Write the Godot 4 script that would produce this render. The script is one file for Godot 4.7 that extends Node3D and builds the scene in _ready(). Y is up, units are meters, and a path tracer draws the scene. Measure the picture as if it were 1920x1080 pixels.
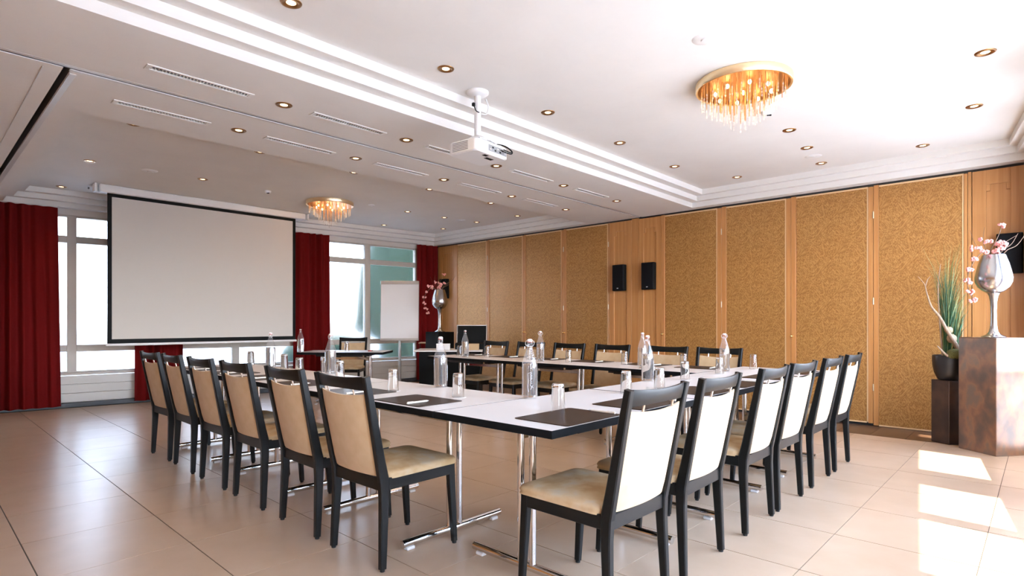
extends Node3D
# A hotel meeting room: U of tables, projection screen, gold panelled doors. x runs to the gold wall, -z to the far windows; metres.

const CEIL := 3.02       # coffer ceilings
const BEAM := 2.815      # beam and cornice underside
const TOP := 0.765       # table tops
const GOLD_X := 7.70
const LEFT_X := -1.30
var rng := RandomNumberGenerator.new()
var M := {}
var counts := {}
const ORD := ["first", "second", "third", "fourth", "fifth", "sixth", "seventh", "eighth", "ninth", "tenth", "eleventh", "twelfth"]

# ------------------------------------------------------------------ mesh building
class MB:
	var v := PackedVector3Array()
	var n := PackedVector3Array()
	var ix := PackedInt32Array()
	var xf := Transform3D()
	func vert(p: Vector3, nn: Vector3) -> int:
		v.append(xf * p)
		n.append((xf.basis * nn).normalized())
		return v.size() - 1
	func tri_i(a: int, b: int, c: int):   # counter-clockwise seen from outside
		ix.append(a); ix.append(c); ix.append(b)
	func tri(a: Vector3, b: Vector3, c: Vector3):
		var nn := (b - a).cross(c - a).normalized()
		var i := vert(a, nn); vert(b, nn); vert(c, nn)
		tri_i(i, i + 1, i + 2)
	func quad(a: Vector3, b: Vector3, c: Vector3, d: Vector3):
		var nn := (c - a).cross(d - b).normalized()
		var i := vert(a, nn); vert(b, nn); vert(c, nn); vert(d, nn)
		tri_i(i, i + 1, i + 2); tri_i(i, i + 2, i + 3)
	func box(c: Vector3, s: Vector3, bev := 0.0):
		var h := s / 2.0
		if bev <= 0.0:
			_hexa(c, h)
			return
		var b := minf(bev, minf(h.x, minf(h.y, h.z)) * 0.9)
		var i := h - Vector3(b, b, b)
		for sg in [-1.0, 1.0]:
			_face(c, Vector3(sg * h.x, 0, 0), Vector3(0, i.y, 0), Vector3(0, 0, i.z))
			_face(c, Vector3(0, sg * h.y, 0), Vector3(0, 0, i.z), Vector3(i.x, 0, 0))
			_face(c, Vector3(0, 0, sg * h.z), Vector3(i.x, 0, 0), Vector3(0, i.y, 0))
			for sh in [-1.0, 1.0]:
				_face2(c + Vector3(sg * i.x, sh * i.y, 0), Vector3(sg * b, 0, 0), Vector3(0, sh * b, 0), Vector3(0, 0, i.z))
				_face2(c + Vector3(0, sg * i.y, sh * i.z), Vector3(0, sg * b, 0), Vector3(0, 0, sh * b), Vector3(i.x, 0, 0))
				_face2(c + Vector3(sg * i.x, 0, sh * i.z), Vector3(sg * b, 0, 0), Vector3(0, 0, sh * b), Vector3(0, i.y, 0))
				for sk in [-1.0, 1.0]:
					var o := c + Vector3(sg * i.x, sh * i.y, sk * i.z)
					_out_tri(o + Vector3(sg * b, 0, 0), o + Vector3(0, sh * b, 0), o + Vector3(0, 0, sk * b), Vector3(sg, sh, sk))
	func _out_tri(a, b, c, dir):
		if (b - a).cross(c - a).dot(dir) >= 0: tri(a, b, c)
		else: tri(a, c, b)
	func out_quad(a: Vector3, b: Vector3, c: Vector3, d: Vector3, dir: Vector3):
		if (c - a).cross(d - b).dot(dir) >= 0: quad(a, b, c, d)
		else: quad(a, d, c, b)
	func _face(c: Vector3, o: Vector3, p: Vector3, q: Vector3):
		out_quad(c + o - p - q, c + o + p - q, c + o + p + q, c + o - p + q, o)
	func _face2(c: Vector3, p: Vector3, q: Vector3, along: Vector3):
		out_quad(c + p - along, c + p + along, c + q + along, c + q - along, p + q)
	func _hexa(c: Vector3, h: Vector3):
		for sg in [-1.0, 1.0]:
			_face(c, Vector3(sg * h.x, 0, 0), Vector3(0, h.y, 0), Vector3(0, 0, h.z))
			_face(c, Vector3(0, sg * h.y, 0), Vector3(0, 0, h.z), Vector3(h.x, 0, 0))
			_face(c, Vector3(0, 0, sg * h.z), Vector3(h.x, 0, 0), Vector3(0, h.y, 0))
	# a beam of rectangular section that tapers; sections given as (half side, half other)
	func bar(p: Vector3, q: Vector3, side: Vector3, hp: Vector2, hq := Vector2(-1, -1)):
		if hq.x < 0: hq = hp
		var d := (q - p).normalized()
		var s := (side - d * side.dot(d)).normalized()
		var t := d.cross(s)
		var a := [p + s * hp.x + t * hp.y, p - s * hp.x + t * hp.y, p - s * hp.x - t * hp.y, p + s * hp.x - t * hp.y]
		var b := [q + s * hq.x + t * hq.y, q - s * hq.x + t * hq.y, q - s * hq.x - t * hq.y, q + s * hq.x - t * hq.y]
		for k in 4:
			var l := (k + 1) % 4
			out_quad(a[k], a[l], b[l], b[k], (a[k] + a[l] + b[k] + b[l]) / 4.0 - (p + q) / 2.0)
		out_quad(a[0], a[1], a[2], a[3], p - q)
		out_quad(b[0], b[1], b[2], b[3], q - p)
	# rows of points -> smooth surface; counter-clockwise outside when (columns x rows) points outward
	func grid(rows: Array, wrap := false, flip := false):
		var R := rows.size()
		var C: int = rows[0].size()
		var acc := []
		for r in R:
			var line := []
			for c in C: line.append(Vector3.ZERO)
			acc.append(line)
		var last := C if wrap else C - 1
		for r in R - 1:
			for c in last:
				var c2 := (c + 1) % C
				var nn: Vector3 = (rows[r + 1][c2] - rows[r][c]).cross(rows[r + 1][c] - rows[r][c2])
				if flip: nn = -nn
				acc[r][c] += nn; acc[r][c2] += nn; acc[r + 1][c] += nn; acc[r + 1][c2] += nn
		var base := v.size()
		for r in R:
			for c in C:
				vert(rows[r][c], acc[r][c].normalized() if acc[r][c].length() > 1e-12 else Vector3.UP)
		for r in R - 1:
			for c in last:
				var c2 := (c + 1) % C
				var i0 := base + r * C + c
				var i1 := base + r * C + c2
				var i2 := base + (r + 1) * C + c2
				var i3 := base + (r + 1) * C + c
				if flip:
					tri_i(i0, i2, i1); tri_i(i0, i3, i2)
				else:
					tri_i(i0, i1, i2); tri_i(i0, i2, i3)
	func cap(ring: Array, dir: Vector3):
		var m := Vector3.ZERO
		for p in ring: m += p
		m /= ring.size()
		for k in ring.size():
			_out_tri(m, ring[k], ring[(k + 1) % ring.size()], dir)
	func tube(pts: Array, r, seg := 8, capped := true):
		var rows := []
		var last_s := Vector3.ZERO
		for k in pts.size():
			var d: Vector3 = (pts[mini(k + 1, pts.size() - 1)] - pts[maxi(k - 1, 0)]).normalized()
			var s := last_s
			if s == Vector3.ZERO:
				s = d.cross(Vector3.UP if absf(d.y) < 0.9 else Vector3.RIGHT)
			s = (s - d * s.dot(d)).normalized()
			last_s = s
			var t := d.cross(s)
			var rr: float = r[k] if r is Array else r
			var ring := []
			for j in seg:
				var a := TAU * j / seg
				ring.append(pts[k] + (s * cos(a) + t * sin(a)) * rr)
			rows.append(ring)
		grid(rows, true)
		if capped:
			cap(rows[0], pts[0] - pts[1])
			cap(rows[-1], pts[-1] - pts[-2])
	# profile of (radius, height); goes up on the outside. flute: amplitude and count of vertical ribs
	func lathe(pr: Array, seg := 24, crease := 40.0, flute := 0.0, ribs := 0, from_y := 0.0, to_y := 0.0):
		var S := pr.size() - 1
		var sn := []
		for k in S:
			var d: Vector2 = (pr[k + 1] - pr[k]).normalized()
			sn.append(Vector2(d.y, -d.x))
		var cr := cos(deg_to_rad(crease))
		for k in S:
			var n0: Vector2 = sn[k]
			var n1: Vector2 = sn[k]
			if k > 0 and sn[k - 1].dot(sn[k]) > cr: n0 = (sn[k - 1] + sn[k]).normalized()
			if k < S - 1 and sn[k + 1].dot(sn[k]) > cr: n1 = (sn[k + 1] + sn[k]).normalized()
			var base := v.size()
			for j in seg + 1:
				var a := TAU * j / seg
				var e := Vector3(cos(a), 0, -sin(a))
				var f := 1.0
				if flute > 0.0: f = 1.0 + flute * cos(a * ribs)
				var f0 := f if pr[k].y > from_y and pr[k].y < to_y else 1.0
				var f1 := f if pr[k + 1].y > from_y and pr[k + 1].y < to_y else 1.0
				var side := Vector3(-sin(a), 0, -cos(a)) * (flute * ribs * sin(a * ribs)) if flute > 0.0 else Vector3.ZERO
				vert(e * pr[k].x * f0 + Vector3(0, pr[k].y, 0), e * n0.x + Vector3(0, n0.y, 0) + (side if f0 != 1.0 else Vector3.ZERO))
				vert(e * pr[k + 1].x * f1 + Vector3(0, pr[k + 1].y, 0), e * n1.x + Vector3(0, n1.y, 0) + (side if f1 != 1.0 else Vector3.ZERO))
			for j in seg:
				var i := base + j * 2
				if pr[k].x > 1e-6: tri_i(i, i + 2, i + 3) if pr[k + 1].x > 1e-6 else tri_i(i, i + 2, i + 1)
				if pr[k + 1].x > 1e-6: tri_i(i, i + 3, i + 1)
	func sphere(c: Vector3, r: Vector3, seg := 12, rings := 8):
		var rows := []
		for k in rings + 1:
			var ph := -PI / 2 + PI * k / rings
			var ring := []
			for j in seg:
				var a := TAU * j / seg
				ring.append(c + Vector3(cos(ph) * cos(a) * r.x, sin(ph) * r.y, -cos(ph) * sin(a) * r.z))
			rows.append(ring)
		grid(rows, true)
	# upright prism over a convex polygon of (x, z)
	func prism(poly: Array, y0: float, y1: float):
		var m := Vector2.ZERO
		for p in poly: m += p
		m /= poly.size()
		for k in poly.size():
			var a: Vector2 = poly[k]
			var b: Vector2 = poly[(k + 1) % poly.size()]
			var o := (a + b) / 2.0 - m
			out_quad(Vector3(a.x, y0, a.y), Vector3(b.x, y0, b.y), Vector3(b.x, y1, b.y), Vector3(a.x, y1, a.y), Vector3(o.x, 0, o.y))
			_out_tri(Vector3(m.x, y0, m.y), Vector3(a.x, y0, a.y), Vector3(b.x, y0, b.y), Vector3.DOWN)
			_out_tri(Vector3(m.x, y1, m.y), Vector3(a.x, y1, a.y), Vector3(b.x, y1, b.y), Vector3.UP)
	func mesh() -> ArrayMesh:
		var arr := []
		arr.resize(Mesh.ARRAY_MAX)
		arr[Mesh.ARRAY_VERTEX] = v
		arr[Mesh.ARRAY_NORMAL] = n
		arr[Mesh.ARRAY_INDEX] = ix
		var am := ArrayMesh.new()
		am.add_surface_from_arrays(Mesh.PRIMITIVE_TRIANGLES, arr)
		return am

func v2(x: float, y: float) -> Vector2: return Vector2(x, y)
func v3(x: float, y: float, z: float) -> Vector3: return Vector3(x, y, z)

# rounded rectangle in the xz plane
func rrect(hx: float, hz: float, r: float, y: float, seg := 4) -> Array:
	var out := []
	for q in 4:
		var cx := (hx - r) * (1 if q == 0 or q == 3 else -1)
		var cz := (hz - r) * (1 if q < 2 else -1)
		for k in seg + 1:
			var a := PI / 2 * q + PI / 2 * k / seg
			out.append(Vector3(cx + cos(a) * r, y, -(-cz - sin(a) * r)))
	out.reverse()
	return out

# ------------------------------------------------------------------ naming
func numbered(called: String) -> String:
	counts[called] = counts.get(called, -1) + 1
	return called if counts[called] == 0 else "%s_%03d" % [called, counts[called]]

func put(called: String, mesh: Mesh, m: Material, parent: Node3D) -> MeshInstance3D:
	var o := MeshInstance3D.new()
	o.mesh = mesh
	o.material_override = null
	o.set_surface_override_material(0, m)
	o.cast_shadow = GeometryInstance3D.SHADOW_CASTING_SETTING_ON
	o.name = numbered(called) if parent == self else called
	parent.add_child(o, true)
	return o

func thing(called: String, label: String, category: String, at := Vector3.ZERO, turn := 0.0, group := "") -> Node3D:
	var o := Node3D.new()
	o.name = numbered(called)
	add_child(o)
	o.position = at
	o.rotation.y = turn
	tag(o, label, category, group)
	return o

func tag(o: Node, label: String, category: String, group := ""):
	o.set_meta("label", label)
	o.set_meta("category", category)
	if group != "": o.set_meta("group", group)

func struct_node(called: String, at := Transform3D()) -> Node3D:
	var o := Node3D.new()
	o.name = numbered(called)
	add_child(o)
	o.transform = at
	o.set_meta("kind", "structure")
	return o

func copy_of(o: Node3D, at: Vector3, turn: float, label: String, group: String) -> Node3D:
	var base: String = o.name
	if base.length() > 4 and base[-4] == "_" and base.right(3).is_valid_int(): base = base.left(-4)
	var c: Node3D = o.duplicate()
	c.name = numbered(base)
	add_child(c)
	c.position = at
	c.rotation.y = turn
	c.set_meta("label", label)
	c.set_meta("group", group)
	return c

func wall_frame(origin: Vector3, dir: Vector3) -> Transform3D:
	var x := dir.normalized()
	return Transform3D(Basis(x, Vector3.UP, x.cross(Vector3.UP)), origin)

# ------------------------------------------------------------------ materials
func mat(c: Color, rough := 0.6, metal := 0.0, spec := 0.5) -> StandardMaterial3D:
	var m := StandardMaterial3D.new()
	m.albedo_color = c.linear_to_srgb()
	m.roughness = rough
	m.metallic = metal
	m.metallic_specular = spec
	return m

func tri_map(m: StandardMaterial3D, scale: Vector3, world := false):
	m.uv1_triplanar = true
	m.uv1_world_triplanar = world
	m.uv1_scale = scale
	m.uv1_triplanar_sharpness = 4.0

func noise_tex(freq: float, ramp: Array, sd := 1, size := 512, kind := FastNoiseLite.TYPE_SIMPLEX_SMOOTH, octaves := 4, warp := 0.0) -> NoiseTexture2D:
	var f := FastNoiseLite.new()
	f.seed = sd
	f.noise_type = kind
	f.frequency = freq
	f.fractal_octaves = octaves
	if warp > 0:
		f.domain_warp_enabled = true
		f.domain_warp_amplitude = warp
		f.domain_warp_frequency = freq * 0.7
	var t := NoiseTexture2D.new()
	t.width = size
	t.height = size
	t.seamless = true
	t.noise = f
	if ramp.size():
		var g := Gradient.new()
		var offs := PackedFloat32Array()
		var cols := PackedColorArray()
		for r in ramp:
			offs.append(r[0]); cols.append((r[1] as Color).linear_to_srgb())
		g.offsets = offs
		g.colors = cols
		t.color_ramp = g
	return t

# woven brocade: two golds in leaf-shaped flecks
func brocade_tex() -> ImageTexture:
	var S := 512
	var f := FastNoiseLite.new(); f.seed = 5; f.frequency = 0.055; f.fractal_octaves = 3
	var g := FastNoiseLite.new(); g.seed = 9; g.frequency = 0.2; g.fractal_octaves = 1
	var h := FastNoiseLite.new(); h.seed = 11; h.frequency = 0.012
	var im := Image.create(S, S, false, Image.FORMAT_RGB8)
	var a := Color(0.505, 0.268, 0.078)
	var b := Color(0.255, 0.105, 0.023)
	for y in S:
		for x in S:
			# torus mapping keeps the repeat seamless
			var u := TAU * x / S
			var w := TAU * y / S
			var R := S / TAU
			var p := Vector3(cos(u) * R, sin(u) * R, 0)
			var q := Vector3(cos(w) * R, sin(w) * R, 0)
			var k := f.get_noise_3d(p.x + q.x * 0.8, p.y + q.y * 0.8, (q.x - p.y) * 0.5)
			var k2 := g.get_noise_3d(p.x - q.y, p.y + q.x, q.y * 0.7)
			var k3 := h.get_noise_3d(p.x + q.x, p.y + q.y, q.x)
			var t := clampf(0.5 + k * 0.9 + k2 * 0.35 + k3 * 0.25, 0, 1)
			im.set_pixel(x, y, b.lerp(a, t).linear_to_srgb())
	return ImageTexture.create_from_image(im)

func wood_tex(dark: Color, light: Color, sd: int) -> ImageTexture:
	var W := 256
	var Hh := 512
	var f := FastNoiseLite.new(); f.seed = sd; f.frequency = 0.02; f.fractal_octaves = 4
	var im := Image.create(W, Hh, false, Image.FORMAT_RGB8)
	for y in Hh:
		for x in W:
			var u := TAU * x / W
			var w := TAU * y / Hh
			var k := f.get_noise_3d(cos(u) * 90.0, sin(u) * 90.0 + cos(w) * 9.0, sin(w) * 9.0)
			var l := f.get_noise_3d(cos(u) * 400.0 + 50, sin(u) * 400.0 + cos(w) * 14.0, sin(w) * 14.0)
			im.set_pixel(x, y, dark.lerp(light, clampf(0.5 + k * 0.8 + l * 0.35, 0, 1)).linear_to_srgb())
	return ImageTexture.create_from_image(im)

func materials():
	M.white = mat(Color(0.79, 0.762, 0.715), 0.75, 0, 0.3)
	M.white.albedo_texture = noise_tex(0.01, [[0.0, Color(0.95, 0.95, 0.95)], [1.0, Color(1, 1, 1)]], 31, 256)
	tri_map(M.white, v3(0.5, 0.5, 0.5), true)
	M.trim_white = mat(Color(0.78, 0.76, 0.72), 0.5, 0, 0.4)
	M.wall_paint = mat(Color(0.72, 0.68, 0.62), 0.8, 0, 0.3)
	M.frame = mat(Color(0.52, 0.47, 0.40), 0.45, 0, 0.5)
	M.board = mat(Color(0.66, 0.63, 0.57), 0.5, 0, 0.5)
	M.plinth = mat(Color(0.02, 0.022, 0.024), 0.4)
	M.duct = mat(Color(0.16, 0.16, 0.16), 0.5, 0.2)
	M.rail = mat(Color(0.62, 0.60, 0.56), 0.4, 0.2)
	# floor tiles: glazed beige stoneware, four firings
	for k in 4:
		var t := mat(Color(1, 1, 1), 0.28, 0, 0.55)
		var s: float = [1.0, 0.98, 1.02, 0.99][k]
		t.albedo_texture = noise_tex(0.008, [[0.0, Color(0.475, 0.338, 0.222) * s], [1.0, Color(0.535, 0.393, 0.272) * s]], 40 + k, 512, FastNoiseLite.TYPE_SIMPLEX_SMOOTH, 6)
		tri_map(t, v3(0.7, 0.7, 0.7), true)
		t.uv1_offset = v3(0.13, 0.31, 0.57) * k
		M["tile%d" % k] = t
	M.tile_brown = mat(Color(1, 1, 1), 0.3, 0, 0.5)
	M.tile_brown.albedo_texture = noise_tex(0.01, [[0.2, Color(0.085, 0.045, 0.026)], [0.8, Color(0.13, 0.072, 0.042)]], 61, 256)
	tri_map(M.tile_brown, v3(0.8, 0.8, 0.8), true)
	M.grout = mat(Color(0.10, 0.085, 0.07), 0.9)
	# gold brocade and beech joinery
	M.brocade = mat(Color(1, 1, 1), 0.42, 0.25, 0.5)
	M.brocade.albedo_texture = brocade_tex()
	tri_map(M.brocade, v3(2.3, 2.1, 2.3), true)
	M.beech = mat(Color(1, 1, 1), 0.38, 0, 0.5)
	M.beech.albedo_texture = wood_tex(Color(0.42, 0.180, 0.050), Color(0.52, 0.245, 0.08), 3)
	tri_map(M.beech, v3(2.2, 0.6, 2.2), true)
	M.beech_pale = mat(Color(0.74, 0.50, 0.26), 0.4)
	M.brass = mat(Color(0.75, 0.52, 0.22), 0.25, 1.0)
	M.hinge = mat(Color(0.6, 0.5, 0.35), 0.35, 0.9)
	# curtains
	M.curtain = mat(Color(0.17, 0.009, 0.009), 0.9, 0, 0.15)
	M.curtain.albedo_texture = noise_tex(0.15, [[0.0, Color(0.8, 0.8, 0.8)], [1.0, Color(1, 1, 1)]], 71, 256)
	tri_map(M.curtain, v3(6, 1.5, 6))
	M.curtain.backlight_enabled = true
	M.curtain.backlight = Color(0.14, 0.006, 0.006).linear_to_srgb()
	# glass
	M.pane = mat(Color(1, 1, 1), 0.02)
	M.pane.transparency = BaseMaterial3D.TRANSPARENCY_ALPHA
	M.pane.albedo_color.a = 0.04
	M.frosted = mat(Color(0.30, 0.31, 0.31), 0.13)
	M.film = mat(Color(0.86, 0.88, 0.90), 0.5)
	M.film.backlight_enabled = true
	M.film.backlight = Color(1, 1, 1)
	M.frosted.refraction_enabled = true
	M.frosted.refraction_scale = 0.05
	M.frosted.albedo_color.a = 0.03
	M.glass = mat(Color(0.985, 0.99, 0.985), 0.01)
	M.glass.refraction_enabled = true
	M.glass.refraction_scale = 0.05
	M.glass.albedo_color.a = 0.0
	M.water = mat(Color(0.99, 1, 1), 0.0)
	M.water.refraction_enabled = true
	M.water.refraction_scale = 0.033
	M.water.albedo_color.a = 0.0
	M.thin_glass = mat(Color(1, 1, 1), 0.02)
	M.thin_glass.transparency = BaseMaterial3D.TRANSPARENCY_ALPHA
	M.thin_glass.albedo_color.a = 0.05
	M.crystal = mat(Color(1, 0.96, 0.9), 0.03, 0, 0.9)
	M.crystal.transparency = BaseMaterial3D.TRANSPARENCY_ALPHA
	M.crystal.albedo_color.a = 0.16
	# chairs
	M.lacquer = mat(Color(0.004, 0.005, 0.005), 0.38, 0, 0.38)
	M.suede = mat(Color(1, 1, 1), 0.9, 0, 0.2)
	M.suede.albedo_texture = noise_tex(0.012, [[0.0, Color(0.51, 0.355, 0.195)], [1.0, Color(0.57, 0.415, 0.245)]], 83, 512, FastNoiseLite.TYPE_SIMPLEX_SMOOTH, 5, 30.0)
	tri_map(M.suede, v3(1.6, 1.6, 1.6))
	M.suede.rim_enabled = true
	M.suede.rim = 0.3
	M.seat_suede = mat(Color(1, 1, 1), 0.9, 0, 0.2)
	M.seat_suede.albedo_texture = noise_tex(0.009, [[0.1, Color(0.40, 0.255, 0.12)], [0.45, Color(0.48, 0.335, 0.18)], [0.7, Color(0.52, 0.385, 0.235)], [1.0, Color(0.48, 0.41, 0.30)]], 86, 512, FastNoiseLite.TYPE_SIMPLEX_SMOOTH, 4, 40.0)
	tri_map(M.seat_suede, v3(1.3, 1.3, 1.3))
	M.chrome = mat(Color(0.82, 0.82, 0.82), 0.10, 1.0)
	M.steel = mat(Color(0.70, 0.70, 0.69), 0.28, 1.0)
	M.rubber = mat(Color(0.015, 0.015, 0.015), 0.8)
	M.glide = mat(Color(0.75, 0.74, 0.72), 0.5)
	# tables
	M.laminate = mat(Color(0.74, 0.71, 0.68), 0.30, 0, 0.5)
	M.table_edge = mat(Color(0.006, 0.007, 0.008), 0.65, 0, 0.22)
	M.bracket = mat(Color(0.012, 0.012, 0.014), 0.5)
	M.leather = mat(Color(0.040, 0.025, 0.016), 0.40, 0, 0.28)
	M.pen = mat(Color(0.80, 0.74, 0.62), 0.4)
	M.paper = mat(Color(0.83, 0.81, 0.79), 0.85, 0, 0.2)
	M.red = mat(Color(0.55, 0.02, 0.015), 0.5)
	M.porcelain = mat(Color(0.8, 0.77, 0.74), 0.2)
	M.ink_white = mat(Color(0.85, 0.85, 0.85), 0.6)
	# screen and electronics
	M.screen_cloth = mat(Color(0.62, 0.58, 0.52), 0.85, 0, 0.2)
	M.black = mat(Color(0.006, 0.007, 0.007), 0.6, 0, 0.25)
	M.grille = mat(Color(0.008, 0.008, 0.009), 0.8, 0, 0.2)
	M.plastic = mat(Color(0.78, 0.77, 0.75), 0.4)
	M.grey_plastic = mat(Color(0.25, 0.25, 0.25), 0.5)
	M.alu = mat(Color(0.52, 0.51, 0.48), 0.4, 0.7)
	# gold fittings
	M.gold = mat(Color(0.58, 0.31, 0.115), 0.3, 1.0)
	M.gold_rod = mat(Color(0.66, 0.37, 0.15), 0.25, 1.0)
	M.bronze = mat(Color(0.36, 0.20, 0.085), 0.3, 1.0)
	M.champagne = mat(Color(0.85, 0.66, 0.40), 0.35, 0.85)
	M.bulb = mat(Color(1, 0.9, 0.75), 0.5)
	M.bulb.emission_enabled = true
	M.bulb.emission = Color(1.0, 0.86, 0.66)
	M.bulb.emission_energy_multiplier = 6.0
	M.lens = mat(Color(1, 0.95, 0.85), 0.4)
	M.lens.emission_enabled = true
	M.lens.emission = Color(1.0, 0.84, 0.62)
	M.lens.emission_energy_multiplier = 7.0
	# decoration
	M.silver = mat(Color(0.50, 0.50, 0.51), 0.22, 1.0)
	M.patina = mat(Color(1, 1, 1), 0.36, 0.4, 0.6)
	M.patina.clearcoat_enabled = true
	M.patina.clearcoat = 0.8
	M.patina.clearcoat_roughness = 0.3
	M.patina.albedo_texture = noise_tex(0.008, [[0.15, Color(0.10, 0.062, 0.04)], [0.45, Color(0.19, 0.088, 0.045)], [0.62, Color(0.27, 0.125, 0.055)], [0.85, Color(0.17, 0.11, 0.075)]], 99, 512, FastNoiseLite.TYPE_SIMPLEX_SMOOTH, 5, 30.0)
	tri_map(M.patina, v3(1.1, 0.7, 1.1))
	M.patina_dark = mat(Color(1, 1, 1), 0.45, 0.3, 0.5)
	M.patina_dark.albedo_texture = noise_tex(0.01, [[0.2, Color(0.035, 0.02, 0.014)], [0.8, Color(0.085, 0.042, 0.024)]], 100, 256)
	tri_map(M.patina_dark, v3(1.2, 1.0, 1.2))
	M.pot = mat(Color(0.012, 0.011, 0.011), 0.4)
	M.twig = mat(Color(0.16, 0.10, 0.065), 0.9)
	M.driftwood = mat(Color(1, 1, 1), 0.85)
	M.driftwood.albedo_texture = wood_tex(Color(0.24, 0.15, 0.09), Color(0.42, 0.30, 0.20), 8)
	tri_map(M.driftwood, v3(6, 3, 6))
	M.blossom = mat(Color(0.85, 0.42, 0.38), 0.8)
	M.blossom.backlight_enabled = true
	M.blossom.backlight = Color(0.5, 0.25, 0.22)
	M.grass = mat(Color(0.022, 0.09, 0.032), 0.6)
	M.grass_pale = mat(Color(0.17, 0.20, 0.06), 0.6)
	M.moss = mat(Color(1, 1, 1), 0.95)
	M.moss.albedo_texture = noise_tex(0.08, [[0.2, Color(0.05, 0.05, 0.012)], [0.8, Color(0.16, 0.15, 0.045)]], 103, 256)
	tri_map(M.moss, v3(6, 6, 6))
	M.seedpod = mat(Color(0.32, 0.23, 0.13), 0.85)
	M.pebble = mat(Color(0.7, 0.68, 0.64), 0.7)
	M.cardboard = mat(Color(0.55, 0.38, 0.20), 0.85)
	# outside
	M.terrace = mat(Color(0.50, 0.48, 0.45), 0.9)
	M.gravel = mat(Color(0.60, 0.59, 0.56), 0.95)
	M.hedge = mat(Color(1, 1, 1), 0.95, 0, 0.1)
	M.hedge.albedo_texture = noise_tex(0.05, [[0.2, Color(0.022, 0.038, 0.027)], [0.8, Color(0.046, 0.070, 0.050)]], 105, 256)
	tri_map(M.hedge, v3(1, 1, 1), true)
	M.roof = mat(Color(0.45, 0.44, 0.42), 0.8)

# ------------------------------------------------------------------ lines of the skewed window walls
func far_z(x: float) -> float: return -9.30 + 0.115 * (x - 7.68)
func rear_z(x: float) -> float: return -0.13 + 0.14 * (7.7 - x)

# the first side of the ring is pierced by the ducts of the air vents, whose middle line lies at duct_z
const VENT_X := [5.86, 4.73, 3.59, 2.48, 1.37]
const VENT_L := 0.66

func ring(mb: MB, outer: Array, inner: Array, y0: float, y1: float, duct_z: float):
	for k in 4:
		var l := (k + 1) % 4
		if k == 0:
			var at := func(side, z):
				var a: Vector2 = outer[side]
				var b: Vector2 = inner[side]
				return v2(lerpf(a.x, b.x, (z - a.y) / (b.y - a.y)), z)
			var sg := signf(inner[0].y - outer[0].y)
			var za := duct_z - 0.027 * sg
			var zb := duct_z + 0.027 * sg
			mb.prism([outer[0], outer[1], at.call(1, za), at.call(0, za)], y0, y1)
			mb.prism([at.call(0, zb), at.call(1, zb), inner[1], inner[0]], y0, y1)
			var from_a: Vector2 = at.call(0, za)
			var from_b: Vector2 = at.call(0, zb)
			for q in 6:
				var to_a: Vector2 = at.call(1, za) if q == 5 else v2(VENT_X[4 - q] - VENT_L / 2 + 0.028, za)
				var to_b: Vector2 = at.call(1, zb) if q == 5 else v2(VENT_X[4 - q] - VENT_L / 2 + 0.028, zb)
				mb.prism([from_a, to_a, to_b, from_b], y0, y1)
				if q < 5:
					from_a = v2(VENT_X[4 - q] + VENT_L / 2 - 0.028, za)
					from_b = v2(VENT_X[4 - q] + VENT_L / 2 - 0.028, zb)
			continue
		mb.prism([outer[k], outer[l], inner[l], inner[k]], y0, y1)

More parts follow.
